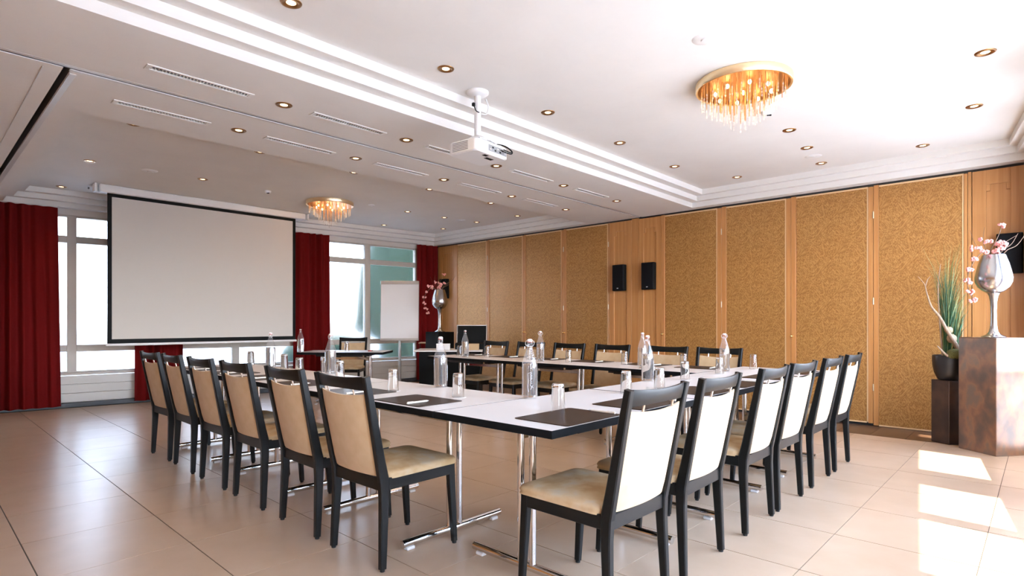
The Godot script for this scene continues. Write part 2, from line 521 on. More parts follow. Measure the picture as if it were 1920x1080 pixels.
func build_ceiling():
	var c := struct_node("ceiling")
	var slab := MB.new()
	slab.prism([v2(LEFT_X - 0.4, far_z(LEFT_X) - 0.5), v2(8.1, far_z(8.1) - 0.5), v2(8.1, rear_z(8.1) + 1.04), v2(LEFT_X - 0.4, rear_z(LEFT_X) + 1.04)], CEIL, CEIL + 0.25)  # rear eave is added, unseen, to keep sun off the upper panes
	put("ceiling_panel", slab.mesh(), M.white, c)
	var xr := GOLD_X + 0.05
	var mid := -4.52
	for k in 3:
		var y0 := BEAM + 0.0683 * k
		var y1 := y0 + 0.0683
		var o: float = [0.0, 0.10, 0.205][k]
		var gx: float = [7.577, 7.51, 7.45][k]
		var rz: float = [0.03, 0.09, 0.155][k]
		var near := MB.new()
		ring(near, [v2(LEFT_X, mid + 0.016), v2(xr, mid + 0.016), v2(xr, rear_z(xr) + 0.02), v2(LEFT_X, rear_z(LEFT_X) + 0.02)],
			[v2(LEFT_X + 0.1 + o * 0.7, -3.615 + o), v2(gx, -3.615 + o), v2(gx, rear_z(gx) - rz), v2(LEFT_X + 0.1 + o * 0.7, rear_z(LEFT_X + 0.1) - rz)], y0, y1, -4.125)
		put("cornice_step", near.mesh(), M.white, c)
		var far := MB.new()
		var lx := 0.90 + o
		ring(far, [v2(0.733, mid - 0.016), v2(xr, mid - 0.016), v2(xr, far_z(xr) - 0.16), v2(0.733, far_z(0.733) - 0.16)],
			[v2(lx, -5.43 - o), v2(gx, -5.43 - o), v2(gx, far_z(gx) + o), v2(lx, far_z(lx) + o)], y0, y1, -4.955)
		put("cornice_step", far.mesh(), M.white, c)
	var side := MB.new()
	side.prism([v2(LEFT_X, mid - 0.016), v2(0.693, mid - 0.016), v2(0.693, far_z(0.69) - 0.16), v2(LEFT_X, far_z(LEFT_X) - 0.16)], BEAM, CEIL)
	put("ceiling_panel", side.mesh(), M.white, c)
	# slot and rails of the folding partition
	var sl := MB.new()
	# a U-shaped metal channel, 13 cm deep
	for e in [[0.0155, 2.885, 0.001, 0.13], [-0.0155, 2.885, 0.001, 0.13], [0.0, 2.952, 0.032, 0.004]]:
		sl.box(v3((LEFT_X + 7.7) / 2, e[1], mid + e[0]), v3(7.7 - LEFT_X, e[3], e[2]))
		sl.box(v3(0.713 + e[0] * 1.25, e[1], (mid + far_z(0.7)) / 2 - 0.02), v3(e[2] * 1.2, e[3], mid - far_z(0.7) - 0.05))
	put("partition_channel", sl.mesh(), M.duct, c)
	for s in [[v3(3.2, BEAM, mid + 0.034), v3(9.0, 0.003, 0.034)], [v3(4.2, BEAM, mid - 0.030), v3(6.95, 0.003, 0.026)], [v3(0.752, BEAM - 0.003, (mid + far_z(0.7)) / 2 - 0.03), v3(0.036, 0.008, mid - far_z(0.7) - 0.1)], [v3(0.60, BEAM - 0.002, (mid + far_z(0.7)) / 2 - 0.03), v3(0.006, 0.006, mid - far_z(0.7) - 0.1)]]:
		var r := MB.new()
		r.box(s[0], s[1], 0.001)
		put("track_rail", r.mesh(), M.rail, c)

func build_floor():
	var f := struct_node("floor")
	var b := MB.new()
	var room := PackedVector2Array([v2(LEFT_X, far_z(LEFT_X) + 0.01), v2(GOLD_X + 0.02, far_z(GOLD_X) + 0.01), v2(GOLD_X + 0.02, rear_z(GOLD_X) - 0.01), v2(LEFT_X, rear_z(LEFT_X) - 0.01)])
	b.prism([v2(LEFT_X - 0.3, far_z(LEFT_X) - 0.3), v2(8.0, far_z(8.0) - 0.3), v2(8.0, rear_z(8.0) + 0.3), v2(LEFT_X - 0.3, rear_z(LEFT_X) + 0.3)], -0.20, -0.0035)
	put("grout_bed", b.mesh(), M.grout, f)
	var P := 0.635
	var shared := {}
	var made := func(x0, x1, z0, z1, key, m):
		var poly := PackedVector2Array([v2(x0, z0), v2(x1, z0), v2(x1, z1), v2(x0, z1)])
		var cut := Geometry2D.intersect_polygons(poly, room)
		if cut.is_empty(): return
		var pts: Array = Array(cut[0])
		if pts.size() < 3: return
		var whole := pts.size() == 4
		for p in pts:
			if not ((is_equal_approx(p.x, x0) or is_equal_approx(p.x, x1)) and (is_equal_approx(p.y, z0) or is_equal_approx(p.y, z1))): whole = false
		var mid := Vector2((x0 + x1) / 2, (z0 + z1) / 2)
		var me: Mesh
		if whole and shared.has(key): me = shared[key]
		else:
			var t := MB.new()
			var q := []
			for p in pts: q.append(p - mid)
			t.prism(q, -0.012, 0.0)
			me = t.mesh()
			if whole: shared[key] = me
		var o := put("tile", me, m, f)
		o.position = Vector3(mid.x, 0, mid.y)
	var gx := 0.003
	var gz := 0.0018
	for i in range(-4, 10):
		var x0 := 1.07 + P * i
		var x1 := minf(x0 + P, 7.045)
		if x1 - x0 < 0.02: continue
		for j in range(-2, 16):
			var z1 := -0.235 - P * j
			made.call(x0 + gx, x1 - gx, z1 - P + gz, z1 - gz, "full" if i < 9 else "narrow", M["tile%d" % (rng.randi() % 4)])
	for j in range(-1, 30):
		var z1 := -0.095 - 0.3175 * j
		made.call(7.045 + gx, 7.72, z1 - 0.3175 + gz, z1 - gz, "brown", M.tile_brown)

func frame_piece(parent, called, s0, s1, y0, y1, d0, d1, m, bev := 0.004):
	var b := MB.new()
	b.box(v3((s0 + s1) / 2, (y0 + y1) / 2, (d0 + d1) / 2), v3(absf(s1 - s0), absf(y1 - y0), absf(d1 - d0)), bev)
	return put(called, b.mesh(), m, parent)

func build_far_wall():
	var fr := wall_frame(v3(7.70, 0, far_z(7.70)), v3(1, 0, 0.115))
	var fs := func(x): return -(7.70 - x) * 1.0066
	var w := struct_node("wall_far", fr)
	var L: float = fs.call(LEFT_X)
	# masonry under the sill and above the frames
	frame_piece(w, "parapet", L, 0.3, -0.15, 0.44, -0.40, -0.13, M.wall_paint, 0.0)
	frame_piece(w, "lintel", L, 0.3, 2.73, 3.02, -0.40, -0.13, M.wall_paint, 0.0)
	for k in 3:
		frame_piece(w, "board", L, 0.05, 0.075 + 0.125 * k, 0.075 + 0.125 * (k + 1) - 0.006, -0.13, -0.105, M.board, 0.003)
	frame_piece(w, "window_sill", L, 0.05, 0.45, 0.485, -0.22, -0.09, M.frame, 0.005)
	var bb := struct_node("baseboard_far", fr)
	frame_piece(bb, "plinth", L, 0.02, 0.0, 0.065, -0.13, -0.06, M.plinth, 0.003)
	# bays of three panes each
	var posts := [-0.50, 0.55, 1.63, 2.70, 3.79, 4.95, 6.16, 7.27]
	for k in posts.size() - 1:
		var win := struct_node("window_%d" % (k + 1), fr)
		var a: float = fs.call(posts[k])
		var b: float = fs.call(posts[k + 1])
		frame_piece(win, "mullion", a - 0.055, a + 0.055, 0.485, 2.73, -0.24, -0.14, M.frame)
		if k == posts.size() - 2:
			frame_piece(win, "mullion", b - 0.055, b + 0.055, 0.485, 2.73, -0.24, -0.14, M.frame)
		for t in [[0.485, 0.505], [0.785, 0.88], [2.34, 2.435], [2.705, 2.73]]:
			frame_piece(win, "transom", a + 0.055, b - 0.055, t[0], t[1], -0.235, -0.145, M.frame)
		for t in [[0.505, 0.785], [0.88, 2.34], [2.435, 2.705]]:
			frame_piece(win, "pane", a + 0.05, b - 0.05, t[0] - 0.005, t[1] + 0.005, -0.195, -0.187, M.frosted, 0.0)
	# solid ends
	frame_piece(w, "pier", L, fs.call(-0.50) - 0.055, 0.44, 2.73, -0.40, -0.14, M.wall_paint, 0.0)
	frame_piece(w, "pier", fs.call(7.27) + 0.055, 0.3, 0.44, 2.73, -0.40, -0.14, M.wall_paint, 0.0)

func build_rear_wall():
	var fr := wall_frame(v3(7.70, 0, rear_z(7.70)), v3(-1, 0, 0.14))
	var fs := func(x): return (7.70 - x) * 1.0098
	var w := struct_node("wall_rear", fr)
	var L: float = fs.call(LEFT_X)
	frame_piece(w, "kerb", -0.3, L, -0.15, 0.05, -0.30, -0.02, M.wall_paint, 0.0)
	frame_piece(w, "lintel", -0.3, L, 2.73, 3.02, -0.30, -0.02, M.wall_paint, 0.0)
	frame_piece(w, "window_sill", 0.0, L, 0.735, 0.775, -0.12, -0.04, M.frame)
	frame_piece(w, "pier", -0.3, 0.02, 0.05, 2.73, -0.30, -0.02, M.wall_paint, 0.0)
	frame_piece(w, "pier", fs.call(-1.05), L + 0.3, 0.05, 2.73, -0.30, -0.02, M.wall_paint, 0.0)
	# clear panes: (right end, left end)
	var bays := [[7.66, 6.55], [6.47, 5.55], [5.47, 4.29], [4.15, 3.24], [3.10, 2.19], [2.05, 1.14], [1.00, 0.09], [-0.05, -0.98]]
	for k in bays.size():
		var win := struct_node("window_%d" % (k + 8), fr)
		var a: float = fs.call(bays[k][0])
		var b: float = fs.call(bays[k][1])
		frame_piece(win, "pane", a, b, 0.775, 2.30, -0.085, -0.079, M.pane, 0.0)
		frame_piece(win, "pane", a, b, 0.05, 0.735, -0.085, -0.079, M.film, 0.0)
		frame_piece(win, "pane", a, b, 2.38, 2.70, -0.085, -0.079, M.pane, 0.0)
		frame_piece(win, "transom", a, b, 2.30, 2.38, -0.12, -0.05, M.frame)
		frame_piece(win, "transom", a, b, 2.70, 2.735, -0.12, -0.05, M.frame)
		var e: float = fs.call(bays[k + 1][0]) if k < bays.size() - 1 else fs.call(-1.05)
		frame_piece(win, "mullion", b, e, 0.05, 2.735, -0.12, -0.05, M.frame)

func build_left_wall():
	var w := struct_node("wall_left")
	var b := MB.new()
	b.prism([v2(LEFT_X - 0.3, far_z(LEFT_X) - 0.4), v2(LEFT_X, far_z(LEFT_X) - 0.4), v2(LEFT_X, rear_z(LEFT_X) + 0.3), v2(LEFT_X - 0.3, rear_z(LEFT_X) + 0.3)], -0.15, CEIL)
	put("panelling", b.mesh(), M.beech, w)
	var s := struct_node("baseboard_left")
	var p := MB.new()
	p.box(v3(LEFT_X + 0.008, 0.04, (far_z(LEFT_X) + rear_z(LEFT_X)) / 2), v3(0.016, 0.08, rear_z(LEFT_X) - far_z(LEFT_X) - 0.2), 0.003)
	put("plinth", p.mesh(), M.plinth, s)

func gold_piece(parent, called, z0, z1, y0, y1, x0, x1, m, bev := 0.002):
	var b := MB.new()
	b.box(v3((x0 + x1) / 2, (y0 + y1) / 2, (z0 + z1) / 2), v3(absf(x1 - x0), absf(y1 - y0), absf(z1 - z0)), bev)
	return put(called, b.mesh(), m, parent)

func knob(parent, z, y):
	var k := MB.new()
	k.xf = Transform3D(Basis(Vector3.FORWARD, Vector3.LEFT, Vector3.UP).orthonormalized(), v3(GOLD_X - 0.012, y, z))
	k.lathe([v2(0, 0), v2(0.014, 0.0), v2(0.012, 0.004), v2(0.007, 0.008), v2(0.007, 0.022), v2(0.014, 0.028), v2(0.018, 0.036), v2(0.017, 0.044), v2(0.011, 0.050), v2(0, 0.052)], 14, 60)
	put("knob", k.mesh(), M.brass, parent)

func hinge(parent, z, y):
	var k := MB.new()
	k.tube([v3(GOLD_X - 0.016, y - 0.04, z), v3(GOLD_X - 0.016, y + 0.04, z)], 0.007, 8)
	put("hinge", k.mesh(), M.hinge, parent)

# beech leaf with a recessed field whose upper and lower corners are stepped
func wood_leaf(called, z0, z1, side):
	var d := struct_node(called)
	var X := GOLD_X
	gold_piece(d, "field", z0, z1, 0.03, 2.785, X + 0.004, X + 0.03, M.beech)
	var a: float = z0 + side
	var b: float = z1 - side
	gold_piece(d, "stile", z0, a, 0.03, 2.785, X - 0.012, X + 0.004, M.beech)
	gold_piece(d, "stile", b, z1, 0.03, 2.785, X - 0.012, X + 0.004, M.beech)
	gold_piece(d, "rail", a, b, 2.635, 2.785, X - 0.012, X + 0.004, M.beech)
	gold_piece(d, "rail", a, b, 0.03, 0.18, X - 0.012, X + 0.004, M.beech)
	var st := (b - a) * 0.17
	for e in [[a, a + st], [b - st, b]]:
		gold_piece(d, "corner_step", e[0], e[1], 2.565, 2.635, X - 0.012, X + 0.004, M.beech)
		gold_piece(d, "corner_step", e[0], e[1], 0.18, 0.25, X - 0.012, X + 0.004, M.beech)
	return d

func build_gold_wall():
	var w := struct_node("wall_right")
	var b := MB.new()
	b.box(v3(GOLD_X + 0.20, 1.43, -4.55), v3(0.30, 3.16, 10.3))
	put("masonry", b.mesh(), M.wall_paint, w)
	gold_piece(w, "head_gap_shade", -9.5, -0.15, 2.79, 2.82, GOLD_X + 0.02, GOLD_X + 0.06, M.plinth, 0.0)  # dark strip painted in for the shade above the door heads
	gold_piece(w, "door_foot_shade", -9.5, -0.15, 0.0, 0.03, GOLD_X + 0.012, GOLD_X + 0.06, M.plinth, 0.0)  # dark strip standing in for the shadowed gap under the doors
	# gold leaves: [far edge, near edge, end of the stile strip on the near side, knob on the strip, hinges on the strip]
	var leaves := [[-8.71, -7.875, -7.79, false, true], [-7.79, -6.933, -6.855, true, false], [-6.855, -6.036, -5.933, true, true], [-5.933, -5.097, -5.066, false, true],
		[-4.098, -3.307, -3.179, false, true], [-3.179, -2.407, -2.287, true, false], [-2.287, -1.502, -1.395, false, true], [-1.395, -0.625, -0.559, false, false]]
	for k in leaves.size():
		var l: Array = leaves[k]
		var d := struct_node("door_%d" % (k + 1))
		var lo := 0.045 if k != 7 else 0.02
		gold_piece(d, "fabric_panel", l[0], l[1] - 0.014, lo, 2.768, GOLD_X, GOLD_X + 0.03, M.brocade)
		gold_piece(d, "edging", l[0], l[1], 2.768, 2.786, GOLD_X - 0.004, GOLD_X + 0.03, M.beech_pale)
		gold_piece(d, "edging", l[1] - 0.014, l[1], lo, 2.768, GOLD_X - 0.004, GOLD_X + 0.03, M.beech_pale)
		gold_piece(d, "edging", l[0], l[1] - 0.014, lo - 0.016, lo, GOLD_X - 0.004, GOLD_X + 0.03, M.beech_pale)
		var m: float = (l[1] + l[2]) / 2
		gold_piece(d, "stile", l[1] + 0.002, m - 0.002, 0.03, 2.78, GOLD_X - 0.010, GOLD_X + 0.03, M.beech)
		gold_piece(d, "stile", m + 0.002, l[2] - 0.002, 0.01, 2.79, GOLD_X - 0.012, GOLD_X + 0.03, M.beech)
		if l[3]: knob(d, m + 0.015, 1.03)
		if l[4]:
			for y in [0.45, 1.45, 2.45]: hinge(d, m, y)
	wood_leaf("door_9", -5.062, -4.662, 0.085)
	var t := struct_node("trim_1")
	gold_piece(t, "post", -4.658, -4.540, 0.0, 2.80, GOLD_X - 0.008, GOLD_X + 0.03, M.beech)
	var d2 = wood_leaf("door_10", -4.536, -4.155, 0.085)
	gold_piece(d2, "stile", -4.153, -4.10, 0.02, 2.79, GOLD_X - 0.016, GOLD_X + 0.03, M.beech)
	knob(d2, -4.125, 1.03)
	wood_leaf("door_11", -0.555, -0.135, 0.115)
	wood_leaf("door_12", -9.32, -8.715, 0.13)

func build_outside():
	var g := struct_node("terrace")
	var b := MB.new()
	b.box(v3(3, -0.25, 14), v3(60, 0.2, 26.5))
	put("paving", b.mesh(), M.terrace, g)
	var l := struct_node("gravel_yard")
	b = MB.new()
	b.box(v3(3, -0.27, -26), v3(60, 0.2, 32))
	put("gravel", b.mesh(), M.gravel, l)
	for h in [[v3(13.6, 2.6, -13.3), v3(4.9, 3.2, 0.9), "tall dark evergreen hedge outside the far window beside the flip chart"], [v3(6.6, 0.25, -12.0), v3(1.0, 0.62, 0.4), "low dark shrub outside the far windows below the tall hedge"]]:
		var rows := []
		var nz := FastNoiseLite.new()
		nz.seed = 4; nz.frequency = 0.9
		for k in 17:
			var ph := -PI / 2 + PI * k / 16
			var ringp := []
			for j in 28:
				var a := TAU * j / 28
				var e := v3(cos(ph) * cos(a), sin(ph), -cos(ph) * sin(a))
				e = v3(signf(e.x) * pow(absf(e.x), 0.5), signf(e.y) * pow(absf(e.y), 0.5), signf(e.z) * pow(absf(e.z), 0.5))
				var p: Vector3 = e * h[1]
				ringp.append(p * (1.0 + 0.18 * nz.get_noise_3dv(p * 1.5)))
			rows.append(ringp)
		var mb := MB.new()
		mb.grid(rows, true)
		var o := put("hedge", mb.mesh(), M.hedge, self)
		o.position = h[0]
		tag(o, h[2], "hedge")

func curtain(fr: Transform3D, s0: float, s1: float, label: String, d := -0.05, flare := 0.0, sd := 1, deep := 1.0):
	var t := thing("curtain", label, "curtain", Vector3.ZERO, 0.0, "red curtains")
	t.transform = fr * Transform3D(Basis(), v3((s0 + s1) / 2, 0, d))
	var W := s1 - s0
	var N := maxi(12, int(W / 0.011))
	var r := RandomNumberGenerator.new()
	r.seed = sd
	var ph := r.randf() * TAU
	var folds := W / 0.13
	var front := []
	var back := []
	for k in 15:
		var v := k / 14.0
		var y := 0.03 + (2.80 - 0.03) * v
		var a := []
		var b := []
		for j in N + 1:
			var u := float(j) / N
			var x := (u - 0.5) * W * (1.0 + flare * (1.0 - v))
			var q := u * folds * TAU + ph + 0.9 * sin(u * 7.0 + ph) + 0.5 * (1 - v) * sin(u * 11.0 + 2.0)
			var amp := (0.044 + 0.012 * (1.0 - v)) * (0.75 + 0.35 * sin(u * 9.0 + ph * 3.0)) * deep
			var z := amp * sin(q) + 0.008 * sin(q * 2.1 + 1.0) * (1 - v)
			a.append(v3(x, y, z + 0.0015))
			b.append(v3(x, y, z - 0.0015))
		front.append(a)
		back.append(b)
	var mb := MB.new()
	mb.grid(front)
	mb.grid(back, false, true)
	for e in [0, N]:
		for k in 14:
			mb.quad(front[k][e], front[k + 1][e], back[k + 1][e], back[k][e])
	put("cloth", mb.mesh(), M.curtain, t)
	var rl := MB.new()
	rl.box(v3(0, 2.807, 0), v3(W, 0.014, 0.02), 0.003)
	put("curtain_track", rl.mesh(), M.rail, t)

func build_curtains():
	var fr := wall_frame(v3(7.70, 0, far_z(7.70)), v3(1, 0, 0.115))
	var fs := func(x): return -(7.70 - x) * 1.0066
	curtain(fr, fs.call(0.25), fs.call(1.47), "wide red curtain at the end of the window wall beside the projection screen", 0.0, 0.06, 3)
	curtain(fr, fs.call(2.36), fs.call(2.98), "red curtain hanging behind the projection screen", 0.0, 0.0, 5)
	curtain(fr, fs.call(4.70), fs.call(5.33), "red curtain between the projection screen and the window behind the flip chart", 0.0, 0.05, 8)
	curtain(fr, fs.call(7.19), fs.call(7.66), "red curtain in the corner beside the gold panelled wall and the far silver vase", 0.0, 0.0, 11)
	var rr := wall_frame(v3(7.70, 0, rear_z(7.70)), v3(-1, 0, 0.14))
	var rs := func(x): return (7.70 - x) * 1.0098
	var spots := [[7.68, 7.38], [6.68, 6.45], [5.60, 5.07], [2.10, 1.50], [-0.5, -1.0]]
	for k in spots.size():
		curtain(rr, rs.call(spots[k][0]), rs.call(spots[k][1]), "red curtain of the sunny window wall behind the tall bronze pedestal" if k == 0 else "red curtain of the sunny window wall, %s from the bronze pedestal corner" % ORD[k], -0.005, 0.0, 20 + k, 0.5)

# ------------------------------------------------------------------ chairs
func sweep(mb: MB, pts: Array, side: Vector3, hs: Array):
	var rings := []
	for k in pts.size():
		var d: Vector3 = (pts[mini(k + 1, pts.size() - 1)] - pts[maxi(k - 1, 0)]).normalized()
		var s := (side - d * side.dot(d)).normalized()
		var t := d.cross(s)
		var h: Vector2 = hs[k]
		var c := 0.25
		var r := []
		for q in [[1, 1 - c], [1 - c, 1], [-1 + c, 1], [-1, 1 - c], [-1, -1 + c], [-1 + c, -1], [1 - c, -1], [1, -1 + c]]:
			r.append(pts[k] + s * h.x * q[0] + t * h.y * q[1])
		rings.append(r)
	for k in rings.size() - 1:
		for j in 8:
			var l := (j + 1) % 8
			var m: Vector3 = (rings[k][j] + rings[k][l] + rings[k + 1][j] + rings[k + 1][l]) / 4.0 - (pts[k] + pts[k + 1]) / 2.0
			mb.out_quad(rings[k][j], rings[k][l], rings[k + 1][l], rings[k + 1][j], m)
	mb.cap(rings[0], pts[0] - pts[1])
	mb.cap(rings[-1], pts[-1] - pts[-2])

func back_z(y: float) -> float:   # line of the leaning back posts
	return 0.222 + (y - 0.42) * 0.185 + (0.02 * (y - 0.42) if y > 0.42 else 0.0)

func curved_slab(w: float, y_low: Callable, y_high: Callable, thick: float, bulge: float, rows := 8) -> MB:
	var mb := MB.new()
	var f := []
	var b := []
	var C := 14
	for r in rows + 1:
		var lf := []
		var lb := []
		for c in C + 1:
			var u := -1.0 + 2.0 * c / C
			var y: float = lerpf(y_low.call(u), y_high.call(u), float(r) / rows)
			var e := 1.0 - 0.55 * pow(absf(u), 8.0)
			var er := 1.0 - 0.5 * pow(absf(2.0 * r / rows - 1.0), 8.0)
			var z := back_z(y) + bulge * (1.0 - u * u)
			lf.append(v3(u * w, y, z + thick * e * er))
			lb.append(v3(u * w, y, z - thick * e * er))
		f.append(lf)
		b.append(lb)
	mb.grid(f)
	mb.grid(b, false, true)
	for c in C:
		mb.out_quad(f[0][c], f[0][c + 1], b[0][c + 1], b[0][c], Vector3.DOWN)
		mb.out_quad(f[rows][c], f[rows][c + 1], b[rows][c + 1], b[rows][c], Vector3.UP)
	for r in rows:
		mb.out_quad(f[r][0], f[r + 1][0], b[r + 1][0], b[r][0], Vector3.LEFT)
		mb.out_quad(f[r][C], f[r + 1][C], b[r + 1][C], b[r][C], Vector3.RIGHT)
	return mb

func make_chair(label: String, group: String) -> Node3D:
	var t := thing("conference_chair", label, "chair", Vector3.ZERO, 0.0, group)
	for s in [-1.0, 1.0]:
		var mb := MB.new()
		sweep(mb, [v3(s * 0.221, 0.012, 0.236), v3(s * 0.212, 0.34, 0.222), v3(s * 0.210, 0.43, 0.222), v3(s * 0.212, 0.52, 0.242), v3(s * 0.222, 0.945, back_z(0.945))], Vector3.RIGHT,
			[v2(0.0135, 0.0165), v2(0.0165, 0.0225), v2(0.0165, 0.026), v2(0.0165, 0.0235), v2(0.0155, 0.0155)])
		put("back_post", mb.mesh(), M.lacquer, t)
		var fl := MB.new()
		sweep(fl, [v3(s * 0.207, 0.012, -0.240), v3(s * 0.205, 0.36, -0.216), v3(s * 0.204, 0.444, -0.212)], Vector3.RIGHT, [v2(0.0125, 0.0145), v2(0.0165, 0.021), v2(0.0165, 0.022)])
		put("leg", fl.mesh(), M.lacquer, t)
		for z in [0.236, -0.240]:
			var g := MB.new()
			g.xf.origin = v3(s * (0.221 if z > 0 else 0.207), 0, z)
			g.lathe([v2(0, 0), v2(0.0115, 0), v2(0.0125, 0.003), v2(0.0125, 0.013), v2(0, 0.013)], 10)
			put("glide", g.mesh(), M.rubber, t)
	for r in [[v3(0, 0.413, -0.214), v3(0.40, 0.060, 0.024)], [v3(0, 0.413, 0.224), v3(0.41, 0.062, 0.026)], [v3(-0.208, 0.413, 0.005), v3(0.024, 0.060, 0.42)], [v3(0.208, 0.413, 0.005), v3(0.024, 0.060, 0.42)]]:
		var mb := MB.new()
		mb.box(r[0], r[1], 0.003)
		put("seat_rail", mb.mesh(), M.lacquer, t)
	# upholstered seat, a little domed
	var c := MB.new()
	var rows := []
	for l in [[0.0, 0.438], [0.004, 0.447], [0.0, 0.456], [0.006, 0.468], [0.022, 0.476], [0.07, 0.482], [0.13, 0.486], [0.19, 0.487]]:
		rows.append(rrect(0.226 - l[0], 0.236 - l[0], maxf(0.05 - l[0] * 0.2, 0.012), l[1]))
	c.xf.origin = v3(0, 0, -0.028)
	c.grid(rows, true)
	c.cap(rows[-1], Vector3.UP)
	c.cap(rows[0], Vector3.DOWN)
	put("seat", c.mesh(), M.seat_suede, t)
	var pad := curved_slab(0.200, func(u): return 0.452, func(u): return 0.846 + 0.014 * u * u, 0.013, 0.020)
	put("backrest", pad.mesh(), M.suede, t)
	var top := curved_slab(0.214, func(u): return 0.880 - 0.004 * u * u, func(u): return 0.936 + 0.010 * u * u, 0.011, 0.022, 4)
	put("top_rail", top.mesh(), M.lacquer, t)
	for s in [-1.0, 1.0]:
		var p := MB.new()
		p.tube([v3(s * 0.115, 0.838, back_z(0.838) + 0.013), v3(s * 0.115, 0.888, back_z(0.888) + 0.014)], 0.0055, 8)
		put("back_pin", p.mesh(), M.chrome, t)
	return t

# ------------------------------------------------------------------ tables
func make_table(label: String, group: String, L: float, W: float, struts := false) -> Node3D:
	var t := thing("conference_table", label, "table", Vector3.ZERO, 0.0, group)
	var b := MB.new()
	b.box(v3(0, TOP - 0.0171, 0), v3(L - 0.003, 0.0336, W - 0.003), 0.001)
	put("edge_band", b.mesh(), M.table_edge, t)
	var l := MB.new()
	l.box(v3(0, TOP - 0.001, 0), v3(L - 0.010, 0.002, W - 0.010), 0.0002)
	put("table_top", l.mesh(), M.laminate, t)
	for s in [-1.0, 1.0]:
		var x: float = s * (L / 2 - 0.27)
		var f := MB.new()
		f.tube([v3(x, 0.036, -W / 2 + 0.012), v3(x, 0.036, W / 2 - 0.012)], 0.021, 16)
		var foot := put("foot", f.mesh(), M.chrome, t)
		for z in [-1.0, 1.0]:
			var g := MB.new()
			g.box(v3(x, 0.008, z * (W / 2 - 0.06)), v3(0.034, 0.016, 0.05), 0.003)
			put("glide", g.mesh(), M.glide, foot)
		for z in [-0.0375, 0.0375]:
			var p := MB.new()
			p.tube([v3(x, 0.045, z), v3(x, TOP - 0.06, z)], 0.0175, 16)
			put("leg", p.mesh(), M.chrome, t)
		var k := MB.new()
		k.box(v3(x, TOP - 0.05, 0), v3(0.075, 0.032, W * 0.62), 0.004)
		k.box(v3(x - s * 0.06, TOP - 0.048, 0), v3(0.10, 0.026, 0.20), 0.004)
		put("bracket", k.mesh(), M.bracket, t)
		if struts:
			var d := MB.new()
			d.bar(v3(x - s * 0.02, 0.64, 0.05), v3(x - s * 0.26, TOP - 0.04, 0.05), Vector3.FORWARD, v2(0.004, 0.014))
			put("folding_strut", d.mesh(), M.steel, t)
	var r := MB.new()
	r.box(v3(0, 0.655, -0.0375), v3(L - 0.56, 0.036, 0.012), 0.002)
	put("stretcher", r.mesh(), M.chrome, t)
	var r2 := MB.new()
	r2.box(v3(0, TOP - 0.055, W / 2 - 0.12), v3(L - 0.64, 0.03, 0.03), 0.002)
	put("apron_rail", r2.mesh(), M.bracket, t)
	return t

